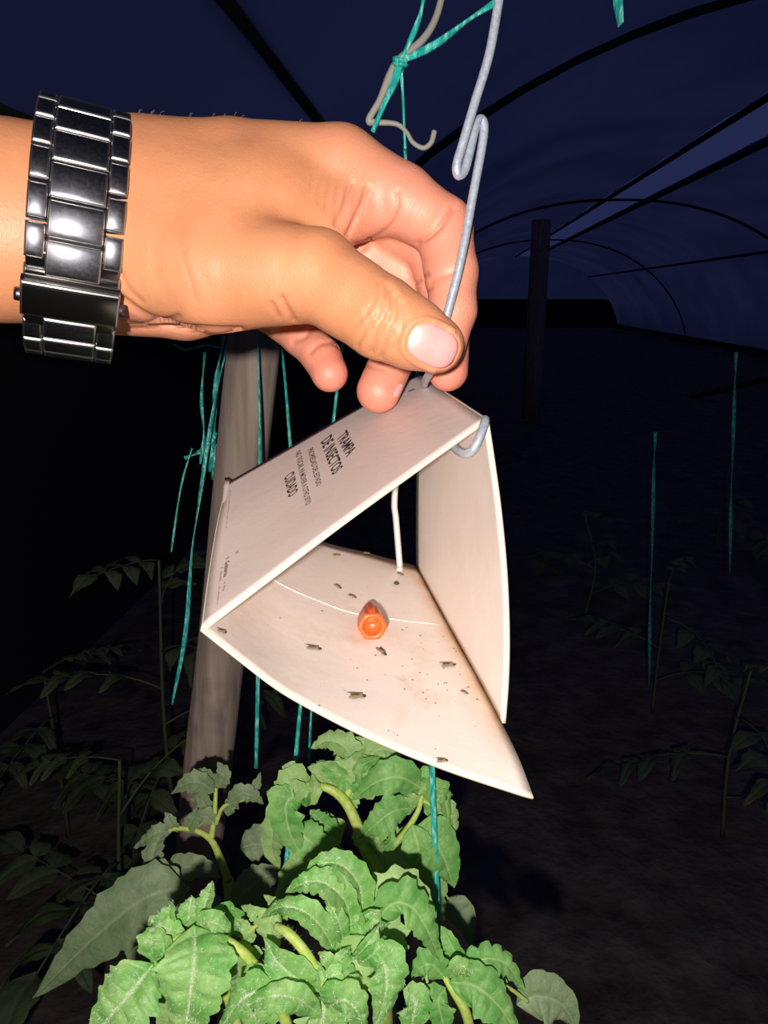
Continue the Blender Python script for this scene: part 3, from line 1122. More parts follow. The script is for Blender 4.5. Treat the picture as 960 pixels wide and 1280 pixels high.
def fine_print(p0, p1, cap, n, mat, name='fine_print', seed=1):
    rg = random.Random(seed)
    p0, p1, cap = map(np.array, (p0, p1, cap))
    V, Fc = [], []
    for i in range(n):
        if rg.random() < 0.12: continue
        a = p0 + (p1 - p0) * (i / n); b2 = p0 + (p1 - p0) * ((i + 0.62) / n)
        h = cap * rg.uniform(.55, 1.0)
        base = len(V)
        for q in (a, b2, b2 + h, a + h):
            l, n_ = cast(left_bvh, q[0], q[1], 0.05)
            if l is None: break
            V.append(l + n_ * 0.00012)
        if len(V) - base == 4: Fc.append((base, base + 1, base + 2, base + 3))
        else: del V[base:]
    return new_obj(name, V, Fc, mat, parent=left_p, smooth=False)


fine_print((276.5, 710.5), (274, 728.5), (2.6, -1.6), 11, M_INK2, seed=2)
fine_print((273.3, 734), (271, 757), (2.2, -1.4), 14, M_INK2, seed=3)
fine_print((280, 728), (278.3, 740.5), (3, -1.8), 7, M_INK2, seed=4)
fine_print((287.6, 613), (282.3, 661), (1.3, -0.4), 40, M_INK2, seed=5)
fine_print((294, 692), (296, 694), (5, -4.5), 3, M_INK2, 'crest', 6)
fine_print((282, 699), (284, 700), (4, -3.2), 2, M_INK2, 'crest', 8)

# grey peg of wire standing on the floor inside
l, n_ = cast(floor_bvh, 499, 713, 0.1)
pk = [P(507, 505, .289), P(497, 575, .286), P(493, 627, .2875), P(495, 650, .2885), l + n_ * 0.001]
v, f = tube(pk, 0.00125, n=40, k=10)
o = new_obj('wire_peg', v, f, M_PEG, parent=trap); o['label'] = 'pale grey wire pin reaching down to the floor panel'
v, f = tube([l + n_ * 0.0002, l + n_ * 0.0016], [0.0017, 0.0011], n=4, k=10)
new_obj('pin_tip', v, f, M_PEG, parent=o)

# sticky residue specks
V, Fc = [], []
rg = random.Random(11)
spots = [(rg.gauss(520, 50), rg.gauss(835, 40)) for _ in range(46)] + [(rg.uniform(330, 620), rg.uniform(720, 950)) for _ in range(26)]
for x, y in spots:
    l, n_ = cast(floor_bvh, x, y, 0.1)
    lr, _ = cast(right_bvh, x, y, 0.1)
    ll, _ = cast(left_bvh, x, y, 0.05)
    if l is None or ll is not None: continue
    r_ = rg.uniform(.00012, .0004)
    t1 = norm(np.cross(n_, RT)); t2 = np.cross(n_, t1)
    base = len(V)
    for j in range(6):
        a = j * math.pi / 3
        V.append(l + n_ * 0.00005 + (t1 * math.cos(a) + t2 * math.sin(a) * rg.uniform(.5, 1.6)) * r_)
    V.append(l + n_ * (0.00005 + r_ * 0.5))
    for j in range(6): Fc.append((base + j, base + (j + 1) % 6, base + 6))
o = new_obj('dirt_specks', V, Fc, M_WING, parent=floor_p); tag(o, kind='stuff')

# ------------------------------------------------------------------ orange lure
l, n_ = cast(floor_bvh, 460, 787, 0.1)
l2, _ = cast(floor_bvh, 459, 820, 0.1)
along = norm(l2 - l)
ax_ = norm(along + n_ * 0.30)
t1 = norm(np.cross(ax_, RT)); t2 = np.cross(ax_, t1)
R6 = 0.0044
cen = l + n_ * 0.0046 + along * 0.003
lure = thing('lure_dispenser', 'small orange six-sided lure cap with an open round mouth, lying on the trap floor', 'lure', l)


def ringpts(c, r, k, hexm=0.0, ph=0.0):
    out = []
    for j in range(k):
        a = 2 * math.pi * j / k + ph
        hx = math.cos(math.pi / 6) / math.cos(((a + math.pi / 6) % (math.pi / 3)) - math.pi / 6)
        rr = r * ((1 - hexm) + hexm * hx)
        out.append(c + (t1 * math.cos(a) + t2 * math.sin(a)) * rr)
    return out


kk = 36
prof = [(-.0075, R6 * .80, .6), (-.0068, R6 * .96, .8), (.0030, R6 * 1.06, .9), (.0045, R6 * 1.06, .7), (.0050, R6 * 0.98, .3), (.0050, R6 * .70, 0), (.0046, R6 * .64, 0), (.0005, R6 * .60, 0), (0.0005, 1e-5, 0)]
V, Fc = [], []
for h_, r_, hx in prof: V += ringpts(cen + ax_ * h_, r_, kk, hx)
for i in range(len(prof) - 1):
    for j in range(kk): Fc.append((i * kk + j, i * kk + (j + 1) % kk, (i + 1) * kk + (j + 1) % kk, (i + 1) * kk + j))
Fc.append(tuple(range(kk - 1, -1, -1)))
new_obj('cap_body', V, Fc, M_LURE, parent=lure)
c2_ = cen + np.array(-DN) * 0.0024
prof = [(-.0092, .0014), (-.0089, .0020), (.0036, .0020), (.0042, .0014)]
V, Fc = [], []
for h_, r_ in prof: V += ringpts(c2_ + ax_ * h_, r_, 20)
for i in range(3):
    for j in range(20): Fc.append((i * 20 + j, i * 20 + (j + 1) % 20, (i + 1) * 20 + (j + 1) % 20, (i + 1) * 20 + j))
Fc.append(tuple(range(19, -1, -1))); Fc.append(tuple(60 + j for j in range(20)))
new_obj('spine_rib', V, Fc, M_LURE, parent=lure)['label'] = 'darker rounded rib along the top'


# ------------------------------------------------------------------ dead insects on the floor
def insect(px_, py_, ang, L, label, wings=True, fat=0.28):
    l, n_ = cast(floor_bvh, px_, py_, 0.1)
    q, _ = cast(floor_bvh, px_ + 6 * math.cos(ang), py_ + 6 * math.sin(ang), 0.1)
    if q is None: q = l + RT * 0.001
    ax = norm(q - l); sd = norm(np.cross(n_, ax))
    root = thing('dead_insect', label, 'insect', l, 'dead insects stuck to the trap floor')
    V, Fc = [], []
    k = 10
    prf = [(-.5, .05), (-.42, .5), (-.2, .9), (0, 1.0), (.18, .75), (.26, .62), (.36, .66), (.46, .45), (.5, .05)]
    for t, r_ in prf:
        for j in range(k):
            a = 2 * math.pi * j / k
            V.append(l + n_ * L * fat * .42 + ax * t * L + (sd * math.cos(a) + n_ * 0.8 * math.sin(a)) * r_ * L * fat * .5)
    for i in range(len(prf) - 1):
        for j in range(k): Fc.append((i * k + j, i * k + (j + 1) % k, (i + 1) * k + (j + 1) % k, (i + 1) * k + j))
    new_obj('body', V, Fc, M_BODY, parent=root)
    if wings:
        for s_ in (-1, 1):
            V, Fc = [], []
            for i in range(8):
                t = i / 7
                w = math.sin(math.pi * min(1, t * .9 + .08)) ** .7 * L * .17
                c = l + ax * L * (.22 - .85 * t) + sd * s_ * L * (.05 + .16 * t) + n_ * L * (fat * .78 - .16 * t)
                V += [c - sd * s_ * w * .7 + n_ * .00008, c + n_ * L * .05, c + sd * s_ * w - n_ * L * .05]
            for i in range(7):
                for j in range(2): Fc.append((i * 3 + j, i * 3 + j + 1, (i + 1) * 3 + j + 1, (i + 1) * 3 + j))
            ob = new_obj('wing', V, Fc, M_WING, parent=root)
        V, Fc = [], []
        for s_ in (-1, 1):
            for t in (.1, .22, .34):
                b0 = l + ax * t * L + n_ * L * fat * .4
                v, f = tube([b0, b0 + sd * s_ * L * .12 + n_ * L * .02, b0 + sd * s_ * L * .2 - n_ * L * fat * .38], .00004, n=5, k=4)
                V, Fc = merge((V, Fc), (v, f))
        new_obj('legs', V, Fc, M_BODY, parent=root)
    return root


INS = [(393, 811, .25, .0048, 'dark moth with splayed wings at left of the trap floor, nearest the left panel', True, .26),
       (421, 694, .05, .0034, 'thin dark insect near the far edge of the trap floor, at its left', True, .24),
       (423, 734, .7, .0034, 'small brown insect up and left of the orange cap', True, .30),
       (441, 746, .5, .0034, 'brown insect right beside the top left of the orange cap', True, .28),
       (460, 692, .35, .0030, 'insect at the far edge of the trap floor, midway along it', True, .25),
       (478, 816, .85, .0046, 'brown insect just below and right of the orange cap', True, .30),
       (501, 718, .4, .0030, 'small insect at the foot of the wire pin', True, .28),
       (495, 731, .2, .0024, 'round dark beetle below the wire pin', False, .80),
       (561, 832, .08, .0050, 'long brown insect at right of the trap floor, near the right panel', True, .28),
       (447, 871, .12, .0054, 'longest dark insect, lying below the orange cap near the front edge', True, .26),
       (581, 866, .5, .0026, 'tiny dark insect near the right panel junction, below the long brown one', True, .32),
       (553, 951, .1, .0034, 'insect with spread legs at the front edge of the trap floor', True, .26),
       (277, 790, .4, .0030, 'insect stuck in the left front corner of the trap', True, .32)]
for a_ in INS: insect(a_[0], a_[1], a_[2], a_[3] * .9, *a_[4:])
# one on the outer face
l, n_ = cast(left_bvh, 515, 489, 0.2)
if l is not None:
    v, f = tube([l + n_ * .0003 - RT * .0014 + DN * .0004, l + n_ * .0005, l + n_ * .0003 + RT * .0014 - DN * .0006], [.0001, .0004, .0001], n=8, k=6)
    o = new_obj('dead_insect', v, f, M_BODY); tag(o, 'thin gnat on the printed outer face, just under the fingertips', 'insect')

# ------------------------------------------------------------------ twine and cord
def twine(pts, r, label, ry=None, mat=None, twist=3.0, n=40, name='twine', group=None, cat='twine', k=8):
    if mat is None: r = np.asarray(r) * 1.25; ry = (ry or .001) * 1.35
    v, f = tube(pts, r, n=n, k=k, ry=ry, twist=twist)
    o = new_obj(name, v, f, mat or M_TWINE)
    tag(o, label, cat, group)
    return o


# knotted twine above the hand: one thing with strands and knot
kn = P(500, 77, .33)
tw = thing('knotted_twine', 'teal plastic twine tied in a knot round the pale cord above the hand', 'twine', kn)
def strand(pts, r, ry, tws, name='strand', n=30):
    v, f = tube(pts, r, n=n, k=8, ry=ry, twist=tws)
    return new_obj(name, v, f, M_TWINE, parent=tw)
strand([P(532, -20, .33), P(525, 20, .33), P(512, 52, .33), kn], .0014, .0009, 5)
strand([P(624, 0, .335), P(590, 22, .335), P(545, 55, .332), kn], .0018, .0010, 4)
strand([kn, P(492, 105, .331), P(480, 130, .331), P(466, 165, .332)], .0022, .0011, 1.2)
strand([kn, P(503, 110, .334), P(505, 150, .336), P(507, 186, .337)], .0010, .0005, 2)
V, Fc = [], []
for i in range(60):
    pass
hel = [P(500 + 8 * math.cos(t), 77 + t * 0.9 - 6, .33 + .0022 * math.sin(t)) for t in np.linspace(0, 13, 40)]
v, f = tube(hel, .0011, n=80, k=6, ry=.0006)
new_obj('knot', v, f, M_TWINE, parent=tw)
twine([P(556, -20, .334), P(545, 22, .334), P(528, 50, .333), P(499, 75, .332), P(487, 95, .332), P(475, 125, .333), P(461, 150, .334), P(470, 153, .335), P(495, 155, .336), P(508, 165, .336), P(516, 178, .336), P(529, 185, .336), P(539, 178, .336), P(543, 164, .336)],
      [.0015, .0017, .0018, .0018, .0016, .0016, .0012, .0010, .0011, .0012, .0013], 'pale grey cord hanging down behind the knotted teal twine, with a curled end', mat=M_CORD, n=90, name='cord', cat='cord')
twine([P(771, -15, .40), P(773, 10, .40), P(776, 31, .40)], .0024, 'short teal twine end hanging in at the top right', ry=.0006, twist=1.0)
SG = None
twine([P(501, 82, .335), P(504, 130, .39), P(507, 200, .44), P(516, 320, .42), P(524, 520, .42), P(530, 700, .42), P(538, 900, .42), P(543, 1040, .42), P(548, 1150, .425)], .0014, 'taut teal twine running from below the trap floor down to the right-hand tomato tip', ry=.0008, n=60)
twine([P(446, 250, .48), P(432, 400, .47), P(421, 490, .47), P(400, 670, .47), P(376, 880, .47), P(368, 970, .47), P(362, 1040, .47), P(354, 1115, .46)], .0013, 'taut teal twine passing behind the left panel down into the back tomato plant', ry=.0008, n=60)
twine([P(398, 700, .55), P(389, 890, .55), P(386, 955, .55)], .0009, 'thin dim teal twine just right of the taut one, behind the back plant', ry=.0006)
twine([P(338, 250, .60), P(346, 380, .60), P(353, 440, .60), P(362, 545, .60), P(372, 700, .60)], .0012, 'teal twine between the wooden stake and the trap, right of the stake', ry=.0006)
twine([P(322, 250, .53), P(321, 380, .545), P(323, 450, .55), P(325, 550, .55), P(324, 750, .55), P(320, 960, .57)], .0013, 'teal twine hanging in front of the wooden stake', ry=.0006)
BG = [([(292, 400), (275, 470), (262, 540), (250, 620), (240, 690), (232, 790), (215, 880)], .0017, 'bright teal twine left of the stake, longest of the hanging bunch'),
      ([(300, 445), (288, 500), (272, 555), (266, 600)], .0020, 'broad teal twine at the edge of the stake, rightmost of the hanging bunch'),
      ([(280, 420), (270, 480), (268, 540), (262, 590)], .0022, 'crumpled teal twine in the middle of the hanging bunch'),
      ([(256, 440), (252, 500), (255, 545), (250, 580)], .0014, 'short teal twine at the left of the hanging bunch'),
      ([(231, 573), (247, 566), (262, 556), (270, 540)], .0018, 'teal twine end sticking out to the left of the bunch'),
      ([(216, 430), (232, 437), (256, 432), (282, 436)], .0007, 'thin dim twine looping sideways below the wrist'),
      ([(240, 560), (226, 610), (214, 690)], .0009, 'thin dim twine, leftmost of the hanging bunch')]
for i, (pp, r_, lb) in enumerate(BG):
    twine([P(x, y, .66 + .012 * (i % 3)) for x, y in pp], r_, lb, ry=.0006, twist=7, n=50)
for x, y0, y1, Y, lb in ((918, 500, 620, 2.0, 'dim teal twine hanging far right, upper of two'), (817, 600, 760, 1.9, 'dim teal twine hanging far right, lower of two')):
    twine([PY(x + 2, y0 - 60, Y), PY(x, y0, Y), PY(x - 4, y1, Y), PY(x - 6, y1 + 100, Y)], .004, lb, ry=.0012, twist=8)

# ------------------------------------------------------------------ wooden stake
Yp = 0.60
top = PY(330, 330, Yp); mid = PY(257, 985, Yp)
dirp = norm(mid - top)
bot = top + dirp * ((top[2] + 0.15) / -dirp[2])
V, Fc = [], []
nseg, k = 40, 16
for i in range(nseg):
    t = i / (nseg - 1)
    c = top + (bot - top) * t
    for j in range(k):
        a = 2 * math.pi * j / k
        r_ = .0195 + .0035 * t + .0022 * mnoise.noise(Vector((math.cos(a) * 1.5, math.sin(a) * 1.5, t * 9)))
        sq = 1.0 + 0.10 * abs(math.cos(2 * a))
        V.append(c + RT * math.cos(a) * r_ * sq + np.array([0, 1, 0]) * math.sin(a) * r_ * sq)
for i in range(nseg - 1):
    for j in range(k): Fc.append((i * k + j, (i + 1) * k + j, (i + 1) * k + (j + 1) % k, i * k + (j + 1) % k))
Fc.append(tuple(range(k)))
o = new_obj('wooden_stake', V, Fc, M_WOOD); tag(o, 'rough leaning wooden stake behind the trap at left', 'stake')


# ------------------------------------------------------------------ tomato foliage
def leaf_mesh(spine, width, nrm, fold=0.25, lobes=5, depth=0.25, droop=0.0, seed=0, ns=30, nt=13):
    """one toothed leaflet along a spine, width in metres, nrm the way its upper side faces"""
    rg = random.Random(seed)
    sp = catmull(spine, ns)
    T = np.gradient(sp, axis=0); T /= np.linalg.norm(T, axis=1)[:, None] + 1e-12
    V, vein = [], []
    ph = rg.uniform(-.15, .15)
    lobamp = [[rg.uniform(.6, 1.15) for _ in range(12)] for _ in range(2)]
    asy = [1 + rg.uniform(-.12, .12), 1 + rg.uniform(-.12, .12)]
    L = np.linalg.norm(np.diff(sp, axis=0), axis=1).sum()
    for i in range(ns):
        s = i / (ns - 1)
        t_ = T[i]
        n0 = norm(np.asarray(nrm) - t_ * np.dot(nrm, t_))
        sd = np.cross(t_, n0)
        env = (math.sin(math.pi * min(1, s ** 0.66)) ** 0.80) * (1 - 0.15 * s) if 0 < s < 1 else 0.0
        for j in range(nt):
            t = -1 + 2 * j / (nt - 1)
            t = math.copysign(abs(t) ** 1.5, t)
            at = abs(t)
            si = 0 if t < 0 else 1
            fr = (s * lobes + ph * (1 if si else -1)) % 1.0
            tooth = math.sin(math.pi * fr ** 1.5) ** .6 if 0 < fr < 1 else 0.0      # forward-raked lobes
            tooth *= lobamp[si][int(s * lobes + 1) % 12]
            small = 0.22 * abs(math.sin(s * lobes * math.pi * 2.0 + si + ph))
            w = width * 0.5 * env * asy[si] * (1 - depth + depth * tooth + small * depth * 1.6 * at)
            fwd = 0.16 * L * at * env * (1 - s)                         # veins and teeth rake towards the tip
            vf = ((s * lobes + ph * (1 if si else -1)) % 1.0)
            ridge = math.exp(-((min(vf - .5, 1) / .13) ** 2))
            mid = math.exp(-(t / .07) ** 2)
            quilt = (1 - ridge) * (1 - mid) * math.sin(math.pi * min(at * 1.1, 1)) * 0.035 * width
            wave = 0.07 * width * math.sin(s * 7 + seed) * at ** 2 * t
            z = fold * at * w - droop * (at ** 2) * w + quilt + wave - 0.012 * width * (mid + 0.6 * ridge * (1 - at))
            V.append(sp[i] + sd * (t * w) + n0 * z + t_ * fwd * 0.6)
            vein.append(min(1.0, max(mid * 0.85, 0.30 * ridge * (1 - at * .8)) * (1 if env > .05 else .6)))
    Fc = []
    for i in range(ns - 1):
        for j in range(nt - 1):
            Fc.append((i * nt + j, i * nt + j + 1, (i + 1) * nt + j + 1, (i + 1) * nt + j))
    return V, Fc, vein


CAMDIR = -FW
UPV = np.array([0, 0, 1.0])


def nv_(c=1.0, u=0.3, r=0.0): return norm(CAMDIR * c + UPV * u + RT * r)


LSEED = [100]


def leaflet(plant, pts, wpx, n=(1.0, .3, 0), mat=None, fold=.2, lobes=5, depth=.22, droop=0.0, ns=30, nt=13, label=None):
    """pts: pixel+depth points from base to tip; wpx: width in pixels"""
    LSEED[0] += 1
    d = np.mean([p[2] for p in pts])
    v, f, vn = leaf_mesh([P(*p) for p in pts], wpx * d / F * 1.05, nv_(*n), fold, lobes + 1, depth * 1.25, droop, LSEED[0], ns, nt)
    o = new_obj('leaflet', v, f, mat or M_LEAF_B, parent=plant, attr={'vein': vn})
    if label: o['label'] = label
    if mat is M_LEAF_A: leaf_fuzz(o, v, vn, nt, int(np.clip(6 * wpx - 60, 30, 420)))
    return o


def leaf_fuzz(leaf, v, vn, nt, count):
    """short white hairs lying along the veins of a young leaflet"""
    rg = random.Random(LSEED[0])
    idx = [i for i in range(nt * 3, len(v) - nt * 3) if 0 < i % nt < nt - 1]
    w8 = [0.10 + vn[i] for i in idx]
    V, Fc = [], []
    for i in rg.choices(idx, w8, k=count):
        a = np.array(v[i]); t = norm(np.array(v[i + nt]) - a); sd = norm(np.array(v[i + 1]) - a)
        n_ = norm(np.cross(sd, t))
        if n_ @ CAMDIR < 0: n_ = -n_
        p = a + t * rg.uniform(-.0008, .0008) + sd * rg.uniform(-.0008, .0008)
        d = norm(t * rg.uniform(-.3, 1) + sd * rg.uniform(-.8, .8) + n_ * .35)
        L = rg.uniform(.0007, .0020)
        w = norm(np.cross(d, n_)) * .00009
        m = p + d * L * .5 + n_ * .0002 + w * rg.uniform(-2, 2)
        b0 = len(V)
        V += [p - w + n_ * .00015, p + w + n_ * .00015, m + w, m - w, p + d * L + n_ * .0001]
        Fc += [(b0, b0 + 1, b0 + 2, b0 + 3), (b0 + 3, b0 + 2, b0 + 4)]
    o = new_obj('leaf_hair', V, Fc, M_STEMHAIR, parent=leaf); tag(o, kind='stuff')
    o['label'] = 'white hairs along the veins'


def petiole(plant, pts, rpx, name='petiole', hairs=0, n=24):
    d = np.mean([p[2] for p in pts])
    rr = [r_ * .8 * d / F for r_ in rpx]
    P3 = [P(*p) for p in pts]
    v, f = tube(P3, rr, n=n, k=9)
    o = new_obj(name, v, f, M_STEM, parent=plant)
    return o, P3, rr


def fuzz(plant, paths, per=60, ln=.0016, seed=3):
    rg = random.Random(seed)
    V, Fc = [], []
    for P3, rad in paths:
        q = catmull(P3, 60)
        T, N, Bn = frames(q)
        r0 = np.mean(rad)
        for _ in range(per):
            i = rg.randrange(60); a = rg.uniform(0, 2 * math.pi)
            d = N[i] * math.cos(a) + Bn[i] * math.sin(a)
            b0 = q[i] + d * r0 * .9
            t_ = b0 + d * ln * rg.uniform(.5, 1.2) + T[i] * ln * rg.uniform(-.4, .4)
            w = norm(np.cross(d, T[i])) * .00006
            base = len(V)
            V += [b0 - w, b0 + w, t_, b0 + T[i] * .0001]
            Fc += [(base, base + 1, base + 2), (base + 1, base + 3, base + 2), (base + 3, base, base + 2)]
    o = new_obj('stem_hair', V, Fc, M_STEMHAIR, parent=plant); tag(o, kind='stuff')


def ground_stem(plant, p, r0=.004, r1=.006, lean=(0, 0)):
    p = np.asarray(p)
    q = np.array([p[0] + lean[0], p[1] + lean[1], -0.02])
    m = (p + q) / 2 + np.array([.01, .01, 0])
    v, f = tube([p, m, q], [r0, r1], n=16, k=8)
    return new_obj('stem', v, f, M_STEM, parent=plant)


# ---- front plant, left tip
dA = .318
pl = thing('tomato_plant', 'bright fuzzy tomato plant tip at the bottom, lower left, with two broad drooping leaflets', 'plant', P(250, 1290, .33) * np.array([1, 1, 0]))
LA = M_LEAF_A
leaflet(pl, [(243, 1158, .330), (243, 1200, .318), (236, 1255, .316), (228, 1320, .325)], 92, (1, .35, .05), LA, .14, 5, .16, .10, ns=44, nt=21)
leaflet(pl, [(192, 1205, .332), (168, 1235, .326), (140, 1268, .324), (112, 1300, .33)], 84, (1, .3, -.2), LA, .12, 5, .18, .15, ns=40, nt=19)
leaflet(pl, [(195, 1205, .333), (190, 1180, .331), (193, 1165, .333), (200, 1155, .336)], 34, (1, .2, -.3), LA, .2, 3, .3)
leaflet(pl, [(180, 1220, .334), (165, 1222, .331), (148, 1224, .333)], 24, (1, .5, 0), LA, .2, 3, .3)
leaflet(pl, [(195, 1215, .336), (205, 1190, .330), (200, 1172, .331), (188, 1160, .334)], 30, (1, .2, -.1), LA, .3, 4, .3)
leaflet(pl, [(252, 1158, .338), (255, 1138, .336), (261, 1118, .338), (266, 1101, .343)], 30, (.9, .1, -.5), LA, .35, 3, .2)
leaflet(pl, [(238, 1158, .342), (236, 1140, .340), (240, 1120, .344)], 34, (1, .2, .2), LA, .2, 3, .2)
leaflet(pl, [(222, 1162, .340), (212, 1150, .336), (212, 1136, .336), (217, 1126, .340)], 24, (1, .2, -.4), LA, .3, 3, .3)
leaflet(pl, [(232, 1166, .336), (208, 1160, .333), (194, 1152, .336), (186, 1158, .34)], 26, (1, .5, 0), LA, .25, 4, .35)
leaflet(pl, [(244, 1162, .334), (262, 1152, .328), (280, 1162, .330), (284, 1176, .336)], 30, (.9, .6, .2), LA, .15, 3, .15, .2)
leaflet(pl, [(255, 1165, .343), (278, 1148, .346), (300, 1160, .352), (312, 1185, .36)], 34, (.9, .5, .3), LA, .15, 4, .25)
leaflet(pl, [(282, 1180, .345), (296, 1200, .345), (298, 1222, .35), (290, 1240, .355)], 58, (1, .1, .2), M_LEAF_C, .1, 4, .2)
leaflet(pl, [(345, 1250, .322), (322, 1240, .316), (300, 1252, .316), (272, 1290, .324)], 52, (1, .4, -.1), LA, .15, 4, .2, .15, ns=36, nt=17)
leaflet(pl, [(300, 1225, .33), (312, 1235, .324), (318, 1262, .322), (322, 1310, .33)], 62, (1, .3, .1), LA, .12, 4, .2, ns=36, nt=17)
leaflet(pl, [(208, 1215, .352), (215, 1240, .350), (205, 1300, .355)], 60, (1, .1, -.2), M_LEAF_C, .1, 4, .2)
h1 = petiole(pl, [(190, 1208, .335), (202, 1188, .333), (222, 1174, .332), (245, 1163, .334)], [5, 6, 6, 5])
h2 = petiole(pl, [(256, 1164, .336), (282, 1176, .330), (305, 1192, .328), (330, 1220, .335)], [5, 8, 8, 8])
h3 = petiole(pl, [(248, 1160, .336), (262, 1185, .345), (300, 1290, .36)], [5, 7, 8])
h4 = petiole(pl, [(316, 1190, .345), (306, 1172, .345), (330, 1150, .34), (347, 1145, .345)], [4, 3, 3])
fuzz(pl, [(x[1], x[2]) for x in (h1, h2, h4)], 110, .0018)
ground_stem(pl, P(300, 1290, .36))
for (pp, w_) in (([(316, 1178, .345), (308, 1160, .342), (300, 1148, .345)], 18), ([(330, 1152, .343), (318, 1140, .34), (302, 1132, .345)], 20), ([(342, 1146, .345), (345, 1132, .343), (330, 1118, .348)], 18), ([(346, 1146, .345), (365, 1132, .343), (385, 1140, .35)], 26)):
    leaflet(pl, pp, w_, (1, .4, 0), M_LEAF_C, .3, 3, .3)

# ---- front plant, centre tip
pl = thing('tomato_plant', 'bright fuzzy tomato plant tip at the bottom centre with arching young leaves', 'plant', P(430, 1290, .335) * np.array([1, 1, 0]))
leaflet(pl, [(452, 1150, .340), (450, 1110, .334), (428, 1082, .330), (400, 1080, .330), (380, 1096, .336)], 40, (.7, .8, .35), LA, .30, 7, .22, .0, ns=44, nt=17)
leaflet(pl, [(442, 1165, .334), (430, 1125, .326), (405, 1104, .322), (380, 1104, .323), (358, 1116, .33)], 38, (.75, .8, .3), LA, .30, 7, .22, .0, ns=44, nt=17)
leaflet(pl, [(430, 1180, .330), (424, 1155, .324), (416, 1135, .324), (406, 1120, .33)], 24, (1, .2, .35), LA, .4, 4, .14)
leaflet(pl, [(462, 1160, .342), (490, 1130, .340), (515, 1135, .340), (535, 1165, .342), (548, 1200, .35)], 52, (1, .4, .25), M_LEAF_B, .12, 6, .26, .1, ns=40, nt=17)
leaflet(pl, [(470, 1150, .350), (482, 1122, .350), (505, 1112, .352), (528, 1130, .356), (545, 1170, .36)], 54, (1, .4, 0), M_LEAF_C, .1, 6, .28, ns=36, nt=15)
leaflet(pl, [(455, 1160, .350), (478, 1165, .350), (492, 1180, .352), (500, 1202, .356)], 54, (1, .1, 0), M_LEAF_C, .1, 4, .4)
leaflet(pl, [(418, 1190, .330), (402, 1160, .320), (378, 1138, .316), (350, 1134, .320), (328, 1148, .33)], 34, (.75, .75, .3), LA, .25, 6, .16, .05, ns=44, nt=17)
leaflet(pl, [(345, 1135, .336), (338, 1150, .334), (340, 1170, .336), (350, 1185, .34)], 40, (1, .2, -.1), M_LEAF_C, .1, 4, .25)
leaflet(pl, [(398, 1238, .326), (370, 1222, .320), (345, 1200, .320), (332, 1172, .326)], 50, (1, .3, -.25), LA, .22, 3, .08, ns=40, nt=19)
leaflet(pl, [(462, 1190, .326), (480, 1205, .318), (482, 1240, .316), (468, 1290, .322)], 58, (1, .35, .15), LA, .12, 5, .14, .15, ns=44, nt=21)
leaflet(pl, [(448, 1220, .326), (430, 1216, .319), (412, 1222, .318), (405, 1235, .322)], 26, (.9, .7, 0), LA, .2, 4, .12)
leaflet(pl, [(440, 1200, .328), (455, 1185, .321), (468, 1168, .322), (474, 1154, .328)], 20, (1, .3, .3), LA, .35, 4, .14)
leaflet(pl, [(448, 1205, .327), (462, 1195, .320), (474, 1182, .321), (482, 1170, .327)], 22, (1, .3, .2), LA, .3, 3, .1)
leaflet(pl, [(400, 1268, .322), (370, 1248, .312), (335, 1246, .310), (300, 1262, .316)], 40, (.85, .7, -.1), LA, .18, 5, .14, .1, ns=40, nt=17)
leaflet(pl, [(410, 1262, .320), (425, 1250, .313), (445, 1262, .314), (458, 1300, .322)], 46, (.9, .5, .2), LA, .2, 5, .2, ns=36, nt=17)
leaflet(pl, [(418, 1200, .332), (440, 1196, .328), (452, 1220, .326), (446, 1260, .33)], 60, (1, .2, .1), M_LEAF_C, .1, 4, .2)
leaflet(pl, [(395, 1240, .330), (405, 1262, .324), (398, 1290, .326), (380, 1320, .33)], 66, (1, .3, 0), LA, .12, 4, .2, ns=36, nt=17)
leaflet(pl, [(505, 1238, .345), (518, 1250, .340), (516, 1275, .340), (505, 1320, .345)], 50, (1, .3, .1), LA, .15, 5, .18, ns=36, nt=17)
leaflet(pl, [(320, 1255, .335), (328, 1270, .331), (330, 1300, .335)], 52, (1, .3, 0), M_LEAF_B, .12, 4, .2)
h1 = petiole(pl, [(408, 1235, .326), (385, 1195, .323), (362, 1168, .325), (345, 1158, .330)], [7, 8, 8, 6])
h2 = petiole(pl, [(438, 1215, .330), (445, 1180, .332), (452, 1155, .336), (460, 1135, .341)], [8, 6, 5, 3])
h3 = petiole(pl, [(425, 1250, .330), (432, 1215, .329), (434, 1185, .331)], [10, 9, 6])
h4 = petiole(pl, [(345, 1244, .326), (352, 1262, .326), (362, 1292, .33)], [8, 9, 9])
fuzz(pl, [(x[1], x[2]) for x in (h1, h2, h3)], 160, .0022, 5)
ground_stem(pl, P(428, 1250, .332), .0038)

rg_ = random.Random(21)
for (bx_, by_, d0_, cnt, spread, ln_) in ((452, 1168, .336, 11, 1.9, 44), (425, 1215, .324, 10, 2.6, 36)):
    for i_ in range(cnt):
        a_ = -math.pi / 2 + spread * (i_ / (cnt - 1) - .5) + rg_.uniform(-.15, .15)
        L_ = ln_ * rg_.uniform(.6, 1.1); hk = rg_.uniform(-.5, .5)
        x0_, y0_ = bx_ + rg_.uniform(-10, 10), by_ + rg_.uniform(-8, 14)
        leaflet(pl, [(x0_, y0_, d0_), (x0_ + L_ * .5 * math.cos(a_), y0_ + L_ * .5 * math.sin(a_), d0_ - .005),
                     (x0_ + L_ * math.cos(a_ + hk), y0_ + L_ * math.sin(a_ + hk), d0_ + rg_.uniform(-.004, .006))],
                rg_.uniform(11, 19), (1, .3, rg_.uniform(-.5, .5)), LA, .4, 4, .18, ns=18, nt=9)

